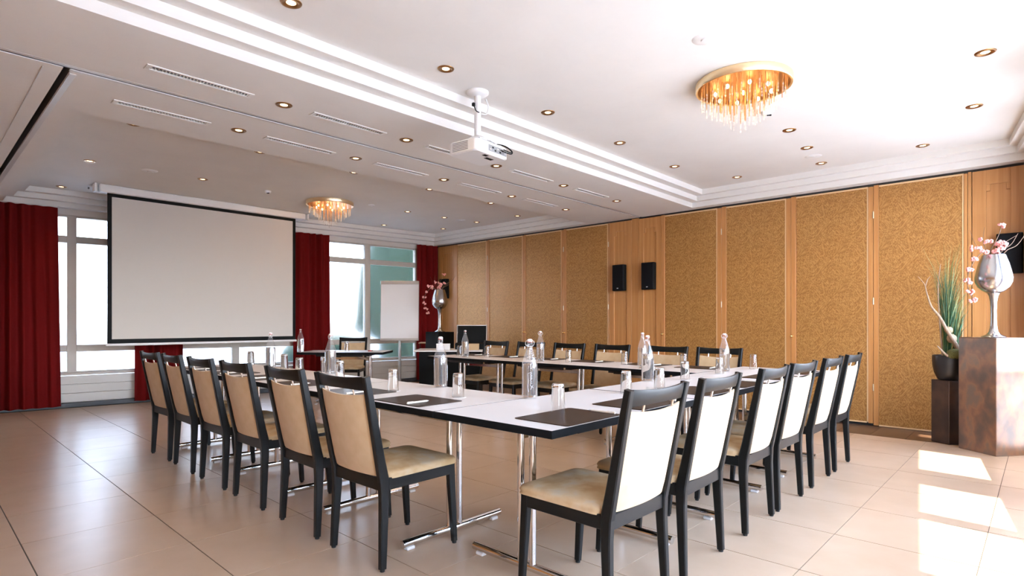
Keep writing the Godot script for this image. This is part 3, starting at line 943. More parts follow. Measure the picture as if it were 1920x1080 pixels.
# ------------------------------------------------------------------ things on the tables
func make_bottle(label: String, group: String) -> Node3D:
	var t := thing("swing_top_bottle", label, "bottle", Vector3.ZERO, 0.0, group)
	var g := MB.new()
	g.lathe([v2(0.0, 0.004), v2(0.034, 0.003), v2(0.041, 0.0), v2(0.0445, 0.004), v2(0.0450, 0.012), v2(0.0450, 0.185), v2(0.0435, 0.200), v2(0.038, 0.222), v2(0.029, 0.250), v2(0.0205, 0.276), v2(0.0165, 0.292), v2(0.0158, 0.300), v2(0.0185, 0.304), v2(0.0185, 0.312), v2(0.0155, 0.314), v2(0.0150, 0.318), v2(0.0165, 0.321), v2(0.0160, 0.325), v2(0.0125, 0.325)], 80, 50, 0.012, 20, 0.012, 0.21)
	put("glass_body", g.mesh(), M.thin_glass, t)
	var w := MB.new()
	w.lathe([v2(0.0, 0.008), v2(0.036, 0.008), v2(0.0415, 0.012), v2(0.0420, 0.018), v2(0.0420, 0.185), v2(0.0405, 0.198), v2(0.0, 0.198)], 80, 50, 0.014, 20, 0.016, 0.19)
	put("water", w.mesh(), M.water, t)
	var s := MB.new()
	s.lathe([v2(0, 0.324), v2(0.0125, 0.324), v2(0.0155, 0.327), v2(0.0155, 0.334), v2(0.0125, 0.339), v2(0.006, 0.341), v2(0, 0.341)], 16, 50)
	var stop := put("stopper", s.mesh(), M.porcelain, t)
	var r := MB.new()
	r.lathe([v2(0.0, 0.3215), v2(0.0148, 0.3215), v2(0.0158, 0.3235), v2(0.0148, 0.3258), v2(0.0, 0.3258)], 16, 30)
	put("rubber_washer", r.mesh(), M.red, stop)
	for sd in [-1.0, 1.0]:
		var wi := MB.new()
		wi.tube([v3(sd * 0.0185, 0.300, 0), v3(sd * 0.026, 0.312, 0.002), v3(sd * 0.0235, 0.326, 0.004), v3(sd * 0.0165, 0.333, 0.002), v3(sd * 0.012, 0.333, 0)], 0.0013, 6)
		put("wire_bail", wi.mesh(), M.steel, t)
	var co := MB.new()
	co.tube(circle(v3(0, 0.299, 0), 0.0172, 20), 0.0012, 6, false)
	put("wire_collar", co.mesh(), M.steel, t)
	# white script running up the side
	var ink := MB.new()
	for stroke in [[v2(0.0, 0.0), v2(0.022, 0.014)], [v2(0.008, 0.020), v2(0.013, 0.008), v2(0.024, -0.004), v2(0.030, 0.002)], [v2(0.030, 0.010), v2(0.034, -0.002), v2(0.040, 0.008), v2(0.044, -0.003), v2(0.050, 0.004)],
			[v2(0.055, 0.009), v2(0.051, 0.002), v2(0.056, -0.003), v2(0.061, 0.003), v2(0.056, 0.009)], [v2(0.064, -0.003), v2(0.066, 0.008), v2(0.071, 0.008), v2(0.073, -0.003), v2(0.077, 0.001)], [v2(0.078, 0.009), v2(0.083, -0.002), v2(0.088, 0.009), v2(0.078, -0.016), v2(0.040, -0.013), v2(0.012, -0.016), v2(-0.012, -0.010)]]:
		var pts := []
		for p in stroke:
			var a: float = p.y / 0.0458 * 1.0
			pts.append(v3(sin(a) * 0.0459, 0.055 + p.x * 1.15, cos(a) * 0.0459))
		ink.tube(pts, 0.0011, 5)
	put("lettering", ink.mesh(), M.ink_white, t)
	return t

func circle(c: Vector3, r: float, n: int) -> Array:
	var out := []
	for k in n + 1:
		var a := TAU * k / n
		out.append(c + v3(cos(a) * r, 0, sin(a) * r))
	return out

func make_glass(label: String, group: String) -> Node3D:
	var t := thing("drinking_glass", label, "glass", Vector3.ZERO, 0.0, group)
	var g := MB.new()
	g.lathe([v2(0, 0.122), v2(0.024, 0.122), v2(0.0275, 0.118), v2(0.0340, 0.001), v2(0.0348, 0.0), v2(0.0358, 0.001), v2(0.0300, 0.130), v2(0.0285, 0.1365), v2(0.025, 0.139), v2(0, 0.139)], 40, 35)
	put("tumbler", g.mesh(), M.glass, t)
	return t

func make_coaster(label: String, group: String) -> Node3D:
	var t := thing("paper_coaster", label, "coaster", Vector3.ZERO, 0.0, group)
	var g := MB.new()
	g.lathe([v2(0, 0), v2(0.047, 0), v2(0.0475, 0.0006), v2(0.047, 0.0014), v2(0, 0.0014)], 28)
	put("disc", g.mesh(), M.paper, t)
	return t

func make_pad(label: String, group: String) -> Node3D:
	var t := thing("desk_pad", label, "desk pad", Vector3.ZERO, 0.0, group)
	var g := MB.new()
	var rows := [rrect(0.208, 0.153, 0.018, 0.0), rrect(0.21, 0.155, 0.018, 0.001), rrect(0.21, 0.155, 0.018, 0.003), rrect(0.2085, 0.1535, 0.017, 0.004)]
	for k in rows.size() - 1: g.grid([rows[k], rows[k + 1]], true)
	g.cap(rows[-1], Vector3.UP)
	g.cap(rows[0], Vector3.DOWN)
	put("leather_sheet", g.mesh(), M.leather, t)
	return t

func make_pen(label: String, group: String) -> Node3D:
	var t := thing("ballpoint_pen", label, "pen", Vector3.ZERO, 0.0, group)
	var g := MB.new()
	g.tube([v3(0, 0.0052, -0.062), v3(0, 0.0052, 0.070)], 0.0050, 10)
	put("barrel", g.mesh(), M.pen, t)
	g = MB.new()
	g.tube([v3(0, 0.0052, -0.062), v3(0, 0.0048, -0.076), v3(0, 0.0046, -0.078)], [0.0048, 0.0018, 0.0008], 10)
	put("tip", g.mesh(), M.steel, t)
	g = MB.new()
	g.bar(v3(0, 0.0112, 0.068), v3(0, 0.0112, 0.030), Vector3.RIGHT, v2(0.0016, 0.0006))
	put("clip", g.mesh(), M.pen, t)
	return t

func build_seating():
	var gA := "chairs of the table wing opposite the gold doors"
	var gB := "chairs of the table row closing the U"
	var gC := "chairs of the table wing along the gold doors"
	var chair: Node3D
	var pad: Node3D
	var pen: Node3D
	var A := [-5.765, -5.155, -4.52, -3.875, -3.165, -2.555]
	var B := [5.34, 4.725, 4.025, 3.46, 2.705, 2.10]
	var C := [-5.62, -4.98, -4.33, -3.70, -3.0, -2.42]
	var tw := [0.02, -0.015, 0.01, 0.0, -0.02, 0.015]
	chair = make_chair("black and beige chair opposite the gold doors, first from the window wall", gA)
	pad = make_pad("dark brown desk pad on the wing opposite the gold doors, first from the window wall", "desk pads")
	pen = make_pen("cream ballpoint pen on the wing opposite the gold doors, first from the window wall", "cream pens on the desk pads")
	for k in 6:
		var w: String = ORD[k]
		var l1 := "black and beige chair opposite the gold doors, %s from the window wall" % w
		var l2 := "black and beige chair of the row closing the U, %s from the bronze pedestals" % w
		var l3 := "black and beige chair in front of the gold doors, %s from the window wall" % w
		var pa := v3(1.575 + 0.236, 0, A[k])
		var ta: float = -PI / 2 + tw[k]
		if k == 0:
			chair.position = pa; chair.rotation.y = ta
		else: copy_of(chair, pa, ta, l1, gA)
		copy_of(chair, v3(B[k], 0, -1.235 - 0.236), tw[(k + 2) % 6], l2, gB)
		copy_of(chair, v3(5.60 - 0.236, 0, C[k]), PI / 2 + tw[(k + 3) % 6], l3, gC)
		var pd := v3(1.775 + 0.185, TOP + 0.0002, A[k])
		if k == 0:
			pad.position = pd; pad.rotation.y = PI / 2
		else: copy_of(pad, pd, PI / 2, "dark brown desk pad on the wing opposite the gold doors, %s from the window wall" % w, "desk pads")
		copy_of(pad, v3(B[k], TOP + 0.0002, -1.44 - 0.165), 0, "dark brown desk pad on the row closing the U, %s from the bronze pedestals" % w, "desk pads")
		copy_of(pad, v3(5.43 - 0.17, TOP + 0.0002, C[k]), PI / 2, "dark brown desk pad on the wing along the gold doors, %s from the window wall" % w, "desk pads")
		var pp := v3(1.885, TOP + 0.0045, A[k] + 0.10)
		if k == 0:
			pen.position = pp; pen.rotation.y = -PI / 2 + 0.06
		else: copy_of(pen, pp, -PI / 2 + 0.06 - tw[k] * 3, "cream ballpoint pen on the wing opposite the gold doors, %s from the window wall" % w, "cream pens on the desk pads")
		copy_of(pen, v3(B[k] + 0.185, TOP + 0.0045, -1.545), tw[k] * 2, "cream ballpoint pen on the row closing the U, %s from the bronze pedestals" % w, "cream pens on the desk pads")
		copy_of(pen, v3(5.22, TOP + 0.0045, C[k] + 0.13), PI / 2 + tw[k] * 4, "cream ballpoint pen on the wing along the gold doors, %s from the window wall" % w, "cream pens on the desk pads")
	# tables
	var tA := make_table("white topped table of the wing opposite the gold doors, first from the window wall", "folding conference tables", 1.36, 0.75)
	tA.position = v3(2.15, 0, -5.59); tA.rotation.y = PI / 2
	copy_of(tA, v3(2.15, 0, -4.23), PI / 2, "white topped table of the wing opposite the gold doors, second from the window wall", "folding conference tables")
	copy_of(tA, v3(2.15, 0, -2.87), PI / 2, "white topped table of the wing opposite the gold doors, third from the window wall", "folding conference tables")
	var tB := make_table("white topped table of the row closing the U, first from the bronze pedestals", "folding conference tables", 1.305, 0.75)
	tB.position = v3(5.047, 0, -1.815)
	copy_of(tB, v3(3.742, 0, -1.815), 0, "white topped table of the row closing the U, second from the bronze pedestals", "folding conference tables")
	copy_of(tB, v3(2.4275, 0, -1.815), 0, "white topped table of the row closing the U, third from the bronze pedestals", "folding conference tables")
	var tC := make_table("white topped table of the wing along the gold doors, first from the window wall", "folding conference tables", 1.235, 0.75)
	tC.position = v3(5.055, 0, -5.2775); tC.rotation.y = -PI / 2
	copy_of(tC, v3(5.055, 0, -4.0425), -PI / 2, "white topped table of the wing along the gold doors, second from the window wall", "folding conference tables")
	copy_of(tC, v3(5.055, 0, -2.8075), -PI / 2, "white topped table of the wing along the gold doors, third from the window wall", "folding conference tables")
	# bottles
	var bs := [[2.475, -2.973, "clear swing top bottle on the wing opposite the gold doors, third from the window wall", 1.3], [2.46, -2.16, "clear swing top bottle where the wing opposite the gold doors meets the closing row", -0.75],
		[3.77, -2.149, "clear swing top bottle on the row closing the U, midway along it", 0.6], [4.80, -2.79, "clear swing top bottle on the wing along the gold doors, third from the window wall", 0.2], [4.97, -2.07, "clear swing top bottle on the row closing the U, first from the bronze pedestals", 2.2],
		[4.86, -4.11, "clear swing top bottle on the wing along the gold doors, second from the window wall", 2.5], [4.82, -5.31, "clear swing top bottle on the wing along the gold doors, first from the window wall", 0.9],
		[2.47, -4.41, "clear swing top bottle on the wing opposite the gold doors, second from the window wall", 2.0], [2.41, -5.425, "clear swing top bottle on the wing opposite the gold doors, first from the window wall", 0.3], [3.966, -7.936, "clear swing top bottle on the small table standing alone in front of the window", 1.0]]
	var bottle: Node3D
	for k in bs.size():
		var at := v3(bs[k][0], TOP + 0.0005, bs[k][1])
		if k == 0:
			bottle = make_bottle(bs[k][2], "swing top bottles")
			bottle.position = at; bottle.rotation.y = bs[k][3]
		else: copy_of(bottle, at, bs[k][3], bs[k][2], "swing top bottles")
	# tumblers stand upside down on paper coasters
	var gs := [[2.133, -3.031, "A", 4], [2.209, -2.495, "A", 5], [2.173, -1.725, "B", 5], [3.03, -1.873, "B", 4], [4.07, -2.0, "B", 2], [4.74, -2.016, "B", 1], [5.44, -1.99, "B", 0], [3.42, -1.86, "B", 3],
		[2.44, -5.20, "A", 1], [2.43, -5.93, "A", 0], [2.30, -4.62, "A", 2], [2.28, -3.93, "A", 3], [4.943, -3.779, "C", 3], [5.08, -3.16, "C", 4], [5.10, -2.52, "C", 5], [5.0, -5.1, "C", 1], [4.92, -5.53, "C", 0], [5.02, -4.42, "C", 2]]
	var tumbler: Node3D
	var coaster: Node3D
	for k in gs.size():
		var g: Array = gs[k]
		var where: String = {"A": "on the wing opposite the gold doors, %s from the window wall", "B": "on the row closing the U, %s from the bronze pedestals", "C": "on the wing along the gold doors, %s from the window wall"}[g[2]] % ORD[g[3]]
		var at := v3(g[0], TOP + 0.0005, g[1])
		if k == 0:
			coaster = make_coaster("white paper coaster " + where, "paper coasters"); coaster.position = at
			tumbler = make_glass("upturned drinking glass " + where, "upturned drinking glasses"); tumbler.position = at + v3(0, 0.0016, 0)
		else:
			copy_of(coaster, at, 0, "white paper coaster " + where, "paper coasters")
			copy_of(tumbler, at + v3(0, 0.0016, 0), rng.randf() * 3, "upturned drinking glass " + where, "upturned drinking glasses")
	copy_of(coaster, v3(4.63, TOP + 0.0005, -7.78), 0, "white paper coaster on the small table standing alone in front of the window", "paper coasters")
	copy_of(tumbler, v3(4.63, TOP + 0.0021, -7.78), 0, "upturned drinking glass on the small table standing alone in front of the window", "upturned drinking glasses")
	# speaker's place in front of the windows
	var face := deg_to_rad(-46.93)
	var ts := make_table("small white topped table standing alone in front of the windows", "", 1.26, 0.72, true)
	ts.remove_meta("group")
	ts.position = v3(4.614, 0, -7.76); ts.rotation.y = face
	copy_of(chair, v3(5.10, 0, -8.50), face + PI + 0.05, "black framed beige chair behind the small table standing alone, facing the room", "chair of the small table").remove_meta("group")
	var mk := thing("marker_pen", "small red marker lying on the small table standing alone", "marker", v3(4.86, TOP + 0.0005, -7.50), 0.4)
	var mm := MB.new()
	mm.tube([v3(-0.05, 0.008, 0), v3(0.03, 0.008, 0)], 0.008, 10)
	put("barrel", mm.mesh(), M.red, mk)
	mm = MB.new()
	mm.tube([v3(0.03, 0.008, 0), v3(0.062, 0.008, 0)], 0.0086, 10)
	put("cap", mm.mesh(), M.black, mk)

# ------------------------------------------------------------------ equipment
func build_screen():
	var z := -9.05
	var t := thing("projection_screen", "large white projection screen with black border hanging from the ceiling", "screen", v3(3.14, 0, z))
	var b := MB.new()
	b.box(v3(0.03, 2.966, 0), v3(2.84, 0.102, 0.11), 0.012)
	put("housing", b.mesh(), M.plastic, t)
	for s in [-1.43, 1.49]:
		b = MB.new(); b.box(v3(s, 2.964, 0), v3(0.03, 0.108, 0.12), 0.006)
		put("end_cap", b.mesh(), M.plastic, t)
	b = MB.new(); b.box(v3(0, 1.93, 0), v3(2.59, 2.02, 0.006))
	put("black_border", b.mesh(), M.black, t)
	b = MB.new(); b.box(v3(0, 1.925, 0.004), v3(2.49, 1.89, 0.004))
	put("screen_cloth", b.mesh(), M.screen_cloth, t)
	b = MB.new(); b.box(v3(0, 0.905, 0.0), v3(2.62, 0.032, 0.04), 0.008)
	put("weight_bar", b.mesh(), M.plastic, t)

func build_projector():
	var t := thing("ceiling_projector", "white projector hanging from the ceiling on a short pole", "projector", v3(3.10, 0, -3.27))
	var b := MB.new()
	b.lathe([v2(0, 2.985), v2(0.045, 2.985), v2(0.078, 2.998), v2(0.088, 3.008), v2(0.088, 3.02), v2(0, 3.02)], 28, 50)
	put("ceiling_plate", b.mesh(), M.plastic, t)
	b = MB.new(); b.tube([v3(0, 2.655, 0), v3(0, 2.99, 0)], 0.026, 16)
	put("pole", b.mesh(), M.plastic, t)
	b = MB.new()
	b.lathe([v2(0, 2.635), v2(0.07, 2.635), v2(0.075, 2.645), v2(0.06, 2.657), v2(0.035, 2.670), v2(0, 2.670)], 20, 50)
	put("mount_hub", b.mesh(), M.plastic, t)
	for a in [0.5, 2.2, 3.7, 5.3]:
		b = MB.new()
		b.bar(v3(0, 2.643, 0), v3(cos(a) * 0.15, 2.619, sin(a) * 0.12), Vector3.UP, v2(0.005, 0.014))
		put("mount_arm", b.mesh(), M.grey_plastic, t)
	var body := MB.new()
	var c := v3(0.03, 2.560, -0.02)
	var rows := []
	for l in [[0.012, -0.052], [0.0, -0.044], [0.0, 0.036], [0.01, 0.048]]:
		rows.append(rrect(0.195 - l[0], 0.145 - l[0], 0.03, l[1], 5))
	body.xf = Transform3D(Basis(Vector3.UP, 0.10), c)
	for k in rows.size() - 1: body.grid([rows[k], rows[k + 1]], true)
	body.cap(rows[-1], Vector3.UP)
	body.cap(rows[0], Vector3.DOWN)
	var bo := put("body", body.mesh(), M.plastic, t)
	var basis := Basis(Vector3.UP, 0.10)
	var part := func(called, at, size, m):
		var q := MB.new()
		q.xf = Transform3D(basis, c)
		q.box(at, size, 0.001)
		put(called, q.mesh(), m, bo)
	part.call("socket_panel", v3(0.06, -0.002, 0.1455), v3(0.22, 0.05, 0.004), M.grey_plastic)
	for k in 7:
		part.call("socket", v3(-0.03 + k * 0.03, 0.006 if k % 2 else -0.012, 0.148), v3(0.018, 0.012, 0.006), M.black if k % 3 else M.steel)
	for k in 6:
		part.call("vent_slat", v3(-0.1955, -0.03 + k * 0.012, -0.02), v3(0.004, 0.005, 0.16), M.grey_plastic)
	part.call("warning_label", v3(0.06, -0.0525, 0.055), v3(0.085, 0.002, 0.035), M.black)
	part.call("warning_label", v3(-0.03, -0.0525, 0.095), v3(0.05, 0.002, 0.032), M.black)
	b = MB.new()
	b.xf = Transform3D(basis, c)
	b.tube([v3(-0.1, 0, -0.14), v3(-0.1, 0, -0.165)], 0.035, 18)
	put("lens", b.mesh(), M.black, bo)
	for p in [[v3(0.16, 2.575, 0.13), v3(0.22, 2.555, 0.16), v3(0.245, 2.595, 0.12), v3(0.22, 2.635, 0.06), v3(0.14, 2.64, 0.02), v3(0.02, 2.665, 0.01)], [v3(0.12, 2.56, 0.135), v3(0.19, 2.535, 0.18), v3(0.235, 2.575, 0.15), v3(0.20, 2.625, 0.09), v3(0.1, 2.635, 0.03), v3(0.0, 2.655, 0.03)], [v3(-0.05, 2.90, 0.01), v3(-0.035, 2.86, 0.02), v3(-0.01, 2.85, 0.03)]]:
		b = MB.new(); b.tube(smooth(p, 6), 0.004, 6)
		put("cable", b.mesh(), M.black, t)
	b = MB.new(); b.box(v3(-0.055, 2.905, 0.012), v3(0.022, 0.026, 0.022), 0.003)
	put("plug", b.mesh(), M.black, t)
	b = MB.new(); b.tube(smooth([v3(0.07, 2.98, 0.02), v3(0.09, 2.92, 0.03), v3(0.07, 2.86, 0.03), v3(0.02, 2.85, 0.02)], 6), 0.006, 6)
	put("conduit", b.mesh(), M.plastic, t)
	b = MB.new()
	for k in 12:
		var a := k / 11.0
		b.tube([v3(0.04 + a * 0.17, 2.670 - a * a * 0.05, 0.03 + a * 0.03), v3(0.045 + a * 0.17, 2.650 - a * a * 0.05, 0.035 + a * 0.03)], 0.010, 8)
	put("cable_chain", b.mesh(), M.plastic, t)

func smooth(p: Array, n: int) -> Array:
	var cv := Curve3D.new()
	for k in p.size():
		var d: Vector3 = (p[mini(k + 1, p.size() - 1)] - p[maxi(k - 1, 0)]) / 6.0
		cv.add_point(p[k], -d, d)
	var out := []
	for k in (p.size() - 1) * n + 1:
		out.append(cv.samplef(float(k) / n))
	return out

func build_flip_chart():
	var t := thing("flip_chart", "white flip chart on a grey stand in front of the far window", "flip chart", v3(6.372, 0, -8.852), deg_to_rad(-46.93))
	var b := MB.new()
	b.bar(v3(0, 0.86, 0), v3(0, 1.985, -0.06), Vector3.RIGHT, v2(0.36, 0.010))
	put("board", b.mesh(), M.alu, t)
	b = MB.new()
	b.bar(v3(0, 0.905, 0.012), v3(0, 1.93, -0.043), Vector3.RIGHT, v2(0.352, 0.006))
	put("paper_pad", b.mesh(), M.paper, t)
	b = MB.new(); b.box(v3(0, 1.955, -0.035), v3(0.72, 0.065, 0.035), 0.006)
	put("paper_clamp", b.mesh(), M.alu, t)
	b = MB.new(); b.box(v3(0, 0.872, 0.025), v3(0.70, 0.018, 0.05), 0.004)
	put("pen_tray", b.mesh(), M.alu, t)
	b = MB.new(); b.tube([v3(0.0, 0.03, -0.03), v3(0.0, 1.0, -0.03)], 0.027, 16)
	put("pole", b.mesh(), M.alu, t)
	b = MB.new()
	b.lathe([v2(0, 0.0), v2(0.33, 0.0), v2(0.345, 0.008), v2(0.33, 0.016), v2(0.05, 0.032), v2(0.035, 0.045), v2(0, 0.045)], 40, 40)
	put("base_plate", b.mesh(), M.alu, t)

func build_corner():
	var face := deg_to_rad(-46.93)
	var t := thing("side_table", "dark skirted side table with a pale top in the far corner", "table", v3(6.11, 0, -7.083), face)
	var b := MB.new(); b.box(v3(0.02, TOP - 0.012, 0), v3(1.14, 0.024, 0.70), 0.003)
	put("table_top", b.mesh(), M.laminate, t)
	for s in [[v3(0.02, 0.385, 0.28), v3(0.98, 0.72, 0.02)], [v3(0.02, 0.385, -0.28), v3(0.98, 0.72, 0.02)], [v3(-0.46, 0.385, 0), v3(0.02, 0.72, 0.54)], [v3(0.50, 0.385, 0), v3(0.02, 0.72, 0.54)]]:
		b = MB.new(); b.box(s[0], s[1], 0.003)
		put("side_panel", b.mesh(), M.black, t)
	# open presenter's case
	var c := thing("presentation_case", "open black presentation case with silver edges on the dark side table", "case", v3(6.42, TOP + 0.0005, -6.93), face)
	b = MB.new(); b.box(v3(0, 0.05, 0), v3(0.50, 0.10, 0.34), 0.008)
	put("tray", b.mesh(), M.black, c)
	var lid := MB.new()
	lid.bar(v3(0, 0.10, -0.17), v3(0, 0.385, -0.255), Vector3.RIGHT, v2(0.24, 0.02))
	put("lid", lid.mesh(), M.black, c)
	for s in [-1.0, 1.0]:
		b = MB.new(); b.bar(v3(s * 0.248, 0.095, -0.165), v3(s * 0.248, 0.39, -0.252), Vector3.RIGHT, v2(0.008, 0.028))
		put("edge_rail", b.mesh(), M.steel, c)
	b = MB.new(); b.bar(v3(-0.255, 0.388, -0.254), v3(0.255, 0.388, -0.254), Vector3.UP, v2(0.006, 0.026))
	put("edge_rail", b.mesh(), M.steel, c)
	b = MB.new(); b.tube([v3(-0.235, 0.11, 0.05), v3(-0.24, 0.28, -0.2)], 0.004, 6)
	put("lid_stay", b.mesh(), M.steel, c)
	for k in 2:
		var bx := thing("supply_box", ["small white paper box on the dark side table", "small tan cardboard box on the dark side table below the open case"][k], "box", [v3(5.90, TOP + 0.0005, -7.02), v3(6.20, TOP + 0.0005, -6.66)][k], face + 0.1 * k)
		b = MB.new(); b.box(v3(0, 0.048, 0), v3(0.21, 0.096, 0.10), 0.003)
		put("carton", b.mesh(), M.paper if k == 0 else M.cardboard, bx)
		b = MB.new(); b.box(v3(0, 0.09, 0), v3(0.214, 0.018, 0.104), 0.002)
		put("box_lid", b.mesh(), M.paper if k == 0 else M.cardboard, bx)
	# little stand by the window
	var st := thing("small_stand", "small stand with thin black legs beside the flip chart", "stand", v3(7.02, 0, -8.72), face)
	b = MB.new(); b.box(v3(0.0, 0.808, 0), v3(0.44, 0.02, 0.32), 0.004)
	put("stand_top", b.mesh(), M.cardboard, st)
	for s in [v2(-0.19, 0.12), v2(-0.12, -0.12), v2(0.19, 0.12), v2(0.19, -0.12)]:
		b = MB.new(); b.tube([v3(s.x, 0, s.y), v3(s.x, 0.80, s.y)], 0.009, 8)
		put("leg", b.mesh(), M.black, st)

func speaker(label: String, z: float):
	var t := thing("wall_speaker", label, "speaker", v3(GOLD_X - 0.012, 1.90, z), 0.0, "black wall speakers")
	var b := MB.new(); b.box(v3(-0.045, 0, 0), v3(0.09, 0.405, 0.205), 0.006)
	put("cabinet", b.mesh(), M.black, t)
	b = MB.new(); b.box(v3(-0.094, 0.0, 0), v3(0.008, 0.39, 0.19), 0.003)
	put("grille", b.mesh(), M.grille, t)
	b = MB.new(); b.box(v3(-0.0985, -0.165, 0), v3(0.002, 0.012, 0.028), 0.0008)
	put("badge", b.mesh(), M.steel, t)

func build_speakers():
	speaker("black wall speaker on the beech door next to the projection side gold doors", -4.85)
	speaker("black wall speaker on the beech door with a brass knob", -4.337)
	speaker("black wall speaker behind the silver vase on the bronze pedestal", -0.255)
	speaker("black wall speaker in the far corner beside the red curtain", -9.06)

# ------------------------------------------------------------------ lamps and ceiling fittings
func make_downlight(label: String, group: String) -> Node3D:
	var t := thing("downlight", label, "ceiling light", Vector3.ZERO, 0.0, group)
	var b := MB.new()
	b.lathe([v2(0.027, -0.0012), v2(0.034, -0.0015), v2(0.041, -0.006), v2(0.052, -0.007), v2(0.058, -0.0045), v2(0.060, 0.0)], 28, 60)
	put("ring", b.mesh(), M.bronze, t)
	b = MB.new()
	b.lathe([v2(0.0, -0.005), v2(0.014, -0.0045), v2(0.024, -0.0025), v2(0.027, -0.001), v2(0.027, 0.0)], 24, 60)
	put("bulb_lens", b.mesh(), M.lens, t)
	var l := SpotLight3D.new()
	l.name = "lamp"
	l.position = v3(0, -0.02, 0)
	l.rotation.x = -PI / 2
	l.light_color = Color(1.0, 0.82, 0.61)
	l.light_energy = LAMP
	l.light_size = 0.06
	l.spot_angle = 42
	l.spot_angle_attenuation = 0.9
	l.spot_range = 14
	l.spot_attenuation = 2
	l.shadow_enabled = true
	t.add_child(l)
	return t

func build_downlights():
	var rows := [
		[CEIL, "in the near coffer along the beam, %s from the gold doors", "downlights of the near coffer", [v2(6.138, -3.145), v2(4.957, -3.14), v2(3.814, -3.14), v2(2.658, -3.134), v2(1.508, -3.13)]],
		[CEIL, "in the near coffer along the gold doors, %s from the sunny windows", "downlights of the near coffer", [v2(7.158, -0.913), v2(7.158, -1.859), v2(7.12, -2.805)]],
		[CEIL, "in the near coffer beside the crystal chandelier, %s from the gold doors", "downlights of the near coffer", [v2(6.423, -1.804), v2(5.722, -1.76)]],
		[CEIL, "in the near coffer along the sunny windows, %s from the gold doors", "downlights of the near coffer", [v2(6.15, -0.43), v2(4.976, -0.29)]],
		[BEAM, "on the beam, projector side row, %s from the gold doors", "downlights of the beam", [v2(6.467, -4.145), v2(5.313, -4.135), v2(4.175, -4.125), v2(3.039, -4.12), v2(1.93, -4.12)]],
		[BEAM, "on the beam, screen side row, %s from the gold doors", "downlights of the beam", [v2(6.461, -4.99), v2(5.31, -4.97), v2(4.173, -4.955), v2(3.04, -4.945), v2(1.925, -4.94)]],
		[CEIL, "in the far coffer row along the beam, %s from the gold doors", "downlights of the far coffer", [v2(7.159, -6.568), v2(6.109, -6.15), v2(4.907, -6.13), v2(3.733, -6.11), v2(2.598, -6.10), v2(1.443, -6.09)]],
		[CEIL, "in the far coffer middle row, %s from the gold doors", "downlights of the far coffer", [v2(7.089, -7.5), v2(6.404, -7.59), v2(5.653, -7.63), v2(2.597, -7.80), v2(1.436, -7.85)]],
		[CEIL, "in the far coffer row along the windows, %s from the gold doors", "downlights of the far coffer", [v2(7.154, -8.514), v2(6.126, -8.994), v2(1.448, -9.609)]],
	]
	var first: Node3D
	for r in rows:
		for k in r[3].size():
			var at := v3(r[3][k].x, r[0], r[3][k].y)
			var label: String = "gold rimmed downlight " + (r[1] % ORD[k])
			if first == null:
				first = make_downlight(label, r[2])
				first.position = at
			else: copy_of(first, at, 0, label, r[2])

func build_vents():
	var first: Node3D
	var L := VENT_L
	for r in 2:
		for k in 5:
			var x: float = VENT_X[k]
			var label: String = "white slotted air vent on the beam, %s side row, %s from the gold doors" % [["projector", "screen"][r], ORD[k]]
			var at := v3(x, BEAM, [-4.125, -4.955][r])
			if first:
				copy_of(first, at, 0, label, "slotted air vents of the beam")
				continue
			first = thing("air_vent", label, "vent", at, 0, "slotted air vents of the beam")
			var f := MB.new()
			for s in [[v3(0, -0.003, 0.036), v3(L, 0.007, 0.020)], [v3(0, -0.003, -0.036), v3(L, 0.007, 0.020)], [v3(L / 2 - 0.014, -0.003, 0), v3(0.028, 0.007, 0.054)], [v3(-L / 2 + 0.014, -0.003, 0), v3(0.028, 0.007, 0.054)]]:
				f.box(s[0], s[1], 0.0015)
			put("vent_frame", f.mesh(), M.trim_white, first)
			f = MB.new(); f.box(v3(0, CEIL - BEAM - 0.006, 0), v3(L - 0.06, 0.006, 0.052))
			for e in [[v3(0, 0.104, 0.0264), v3(L - 0.058, 0.196, 0.001)], [v3(0, 0.104, -0.0264), v3(L - 0.058, 0.196, 0.001)], [v3(L / 2 - 0.0286, 0.104, 0), v3(0.001, 0.196, 0.052)], [v3(-L / 2 + 0.0286, 0.104, 0), v3(0.001, 0.196, 0.052)]]:
				f.box(e[0], e[1])
			put("duct", f.mesh(), M.duct, first)
			for j in 30:
				f = MB.new()
				f.box(v3(-L / 2 + 0.034 + (L - 0.068) * j / 29.0, -0.0018, 0), v3(0.006, 0.002, 0.052))
				put("slat", f.mesh(), M.trim_white, first)

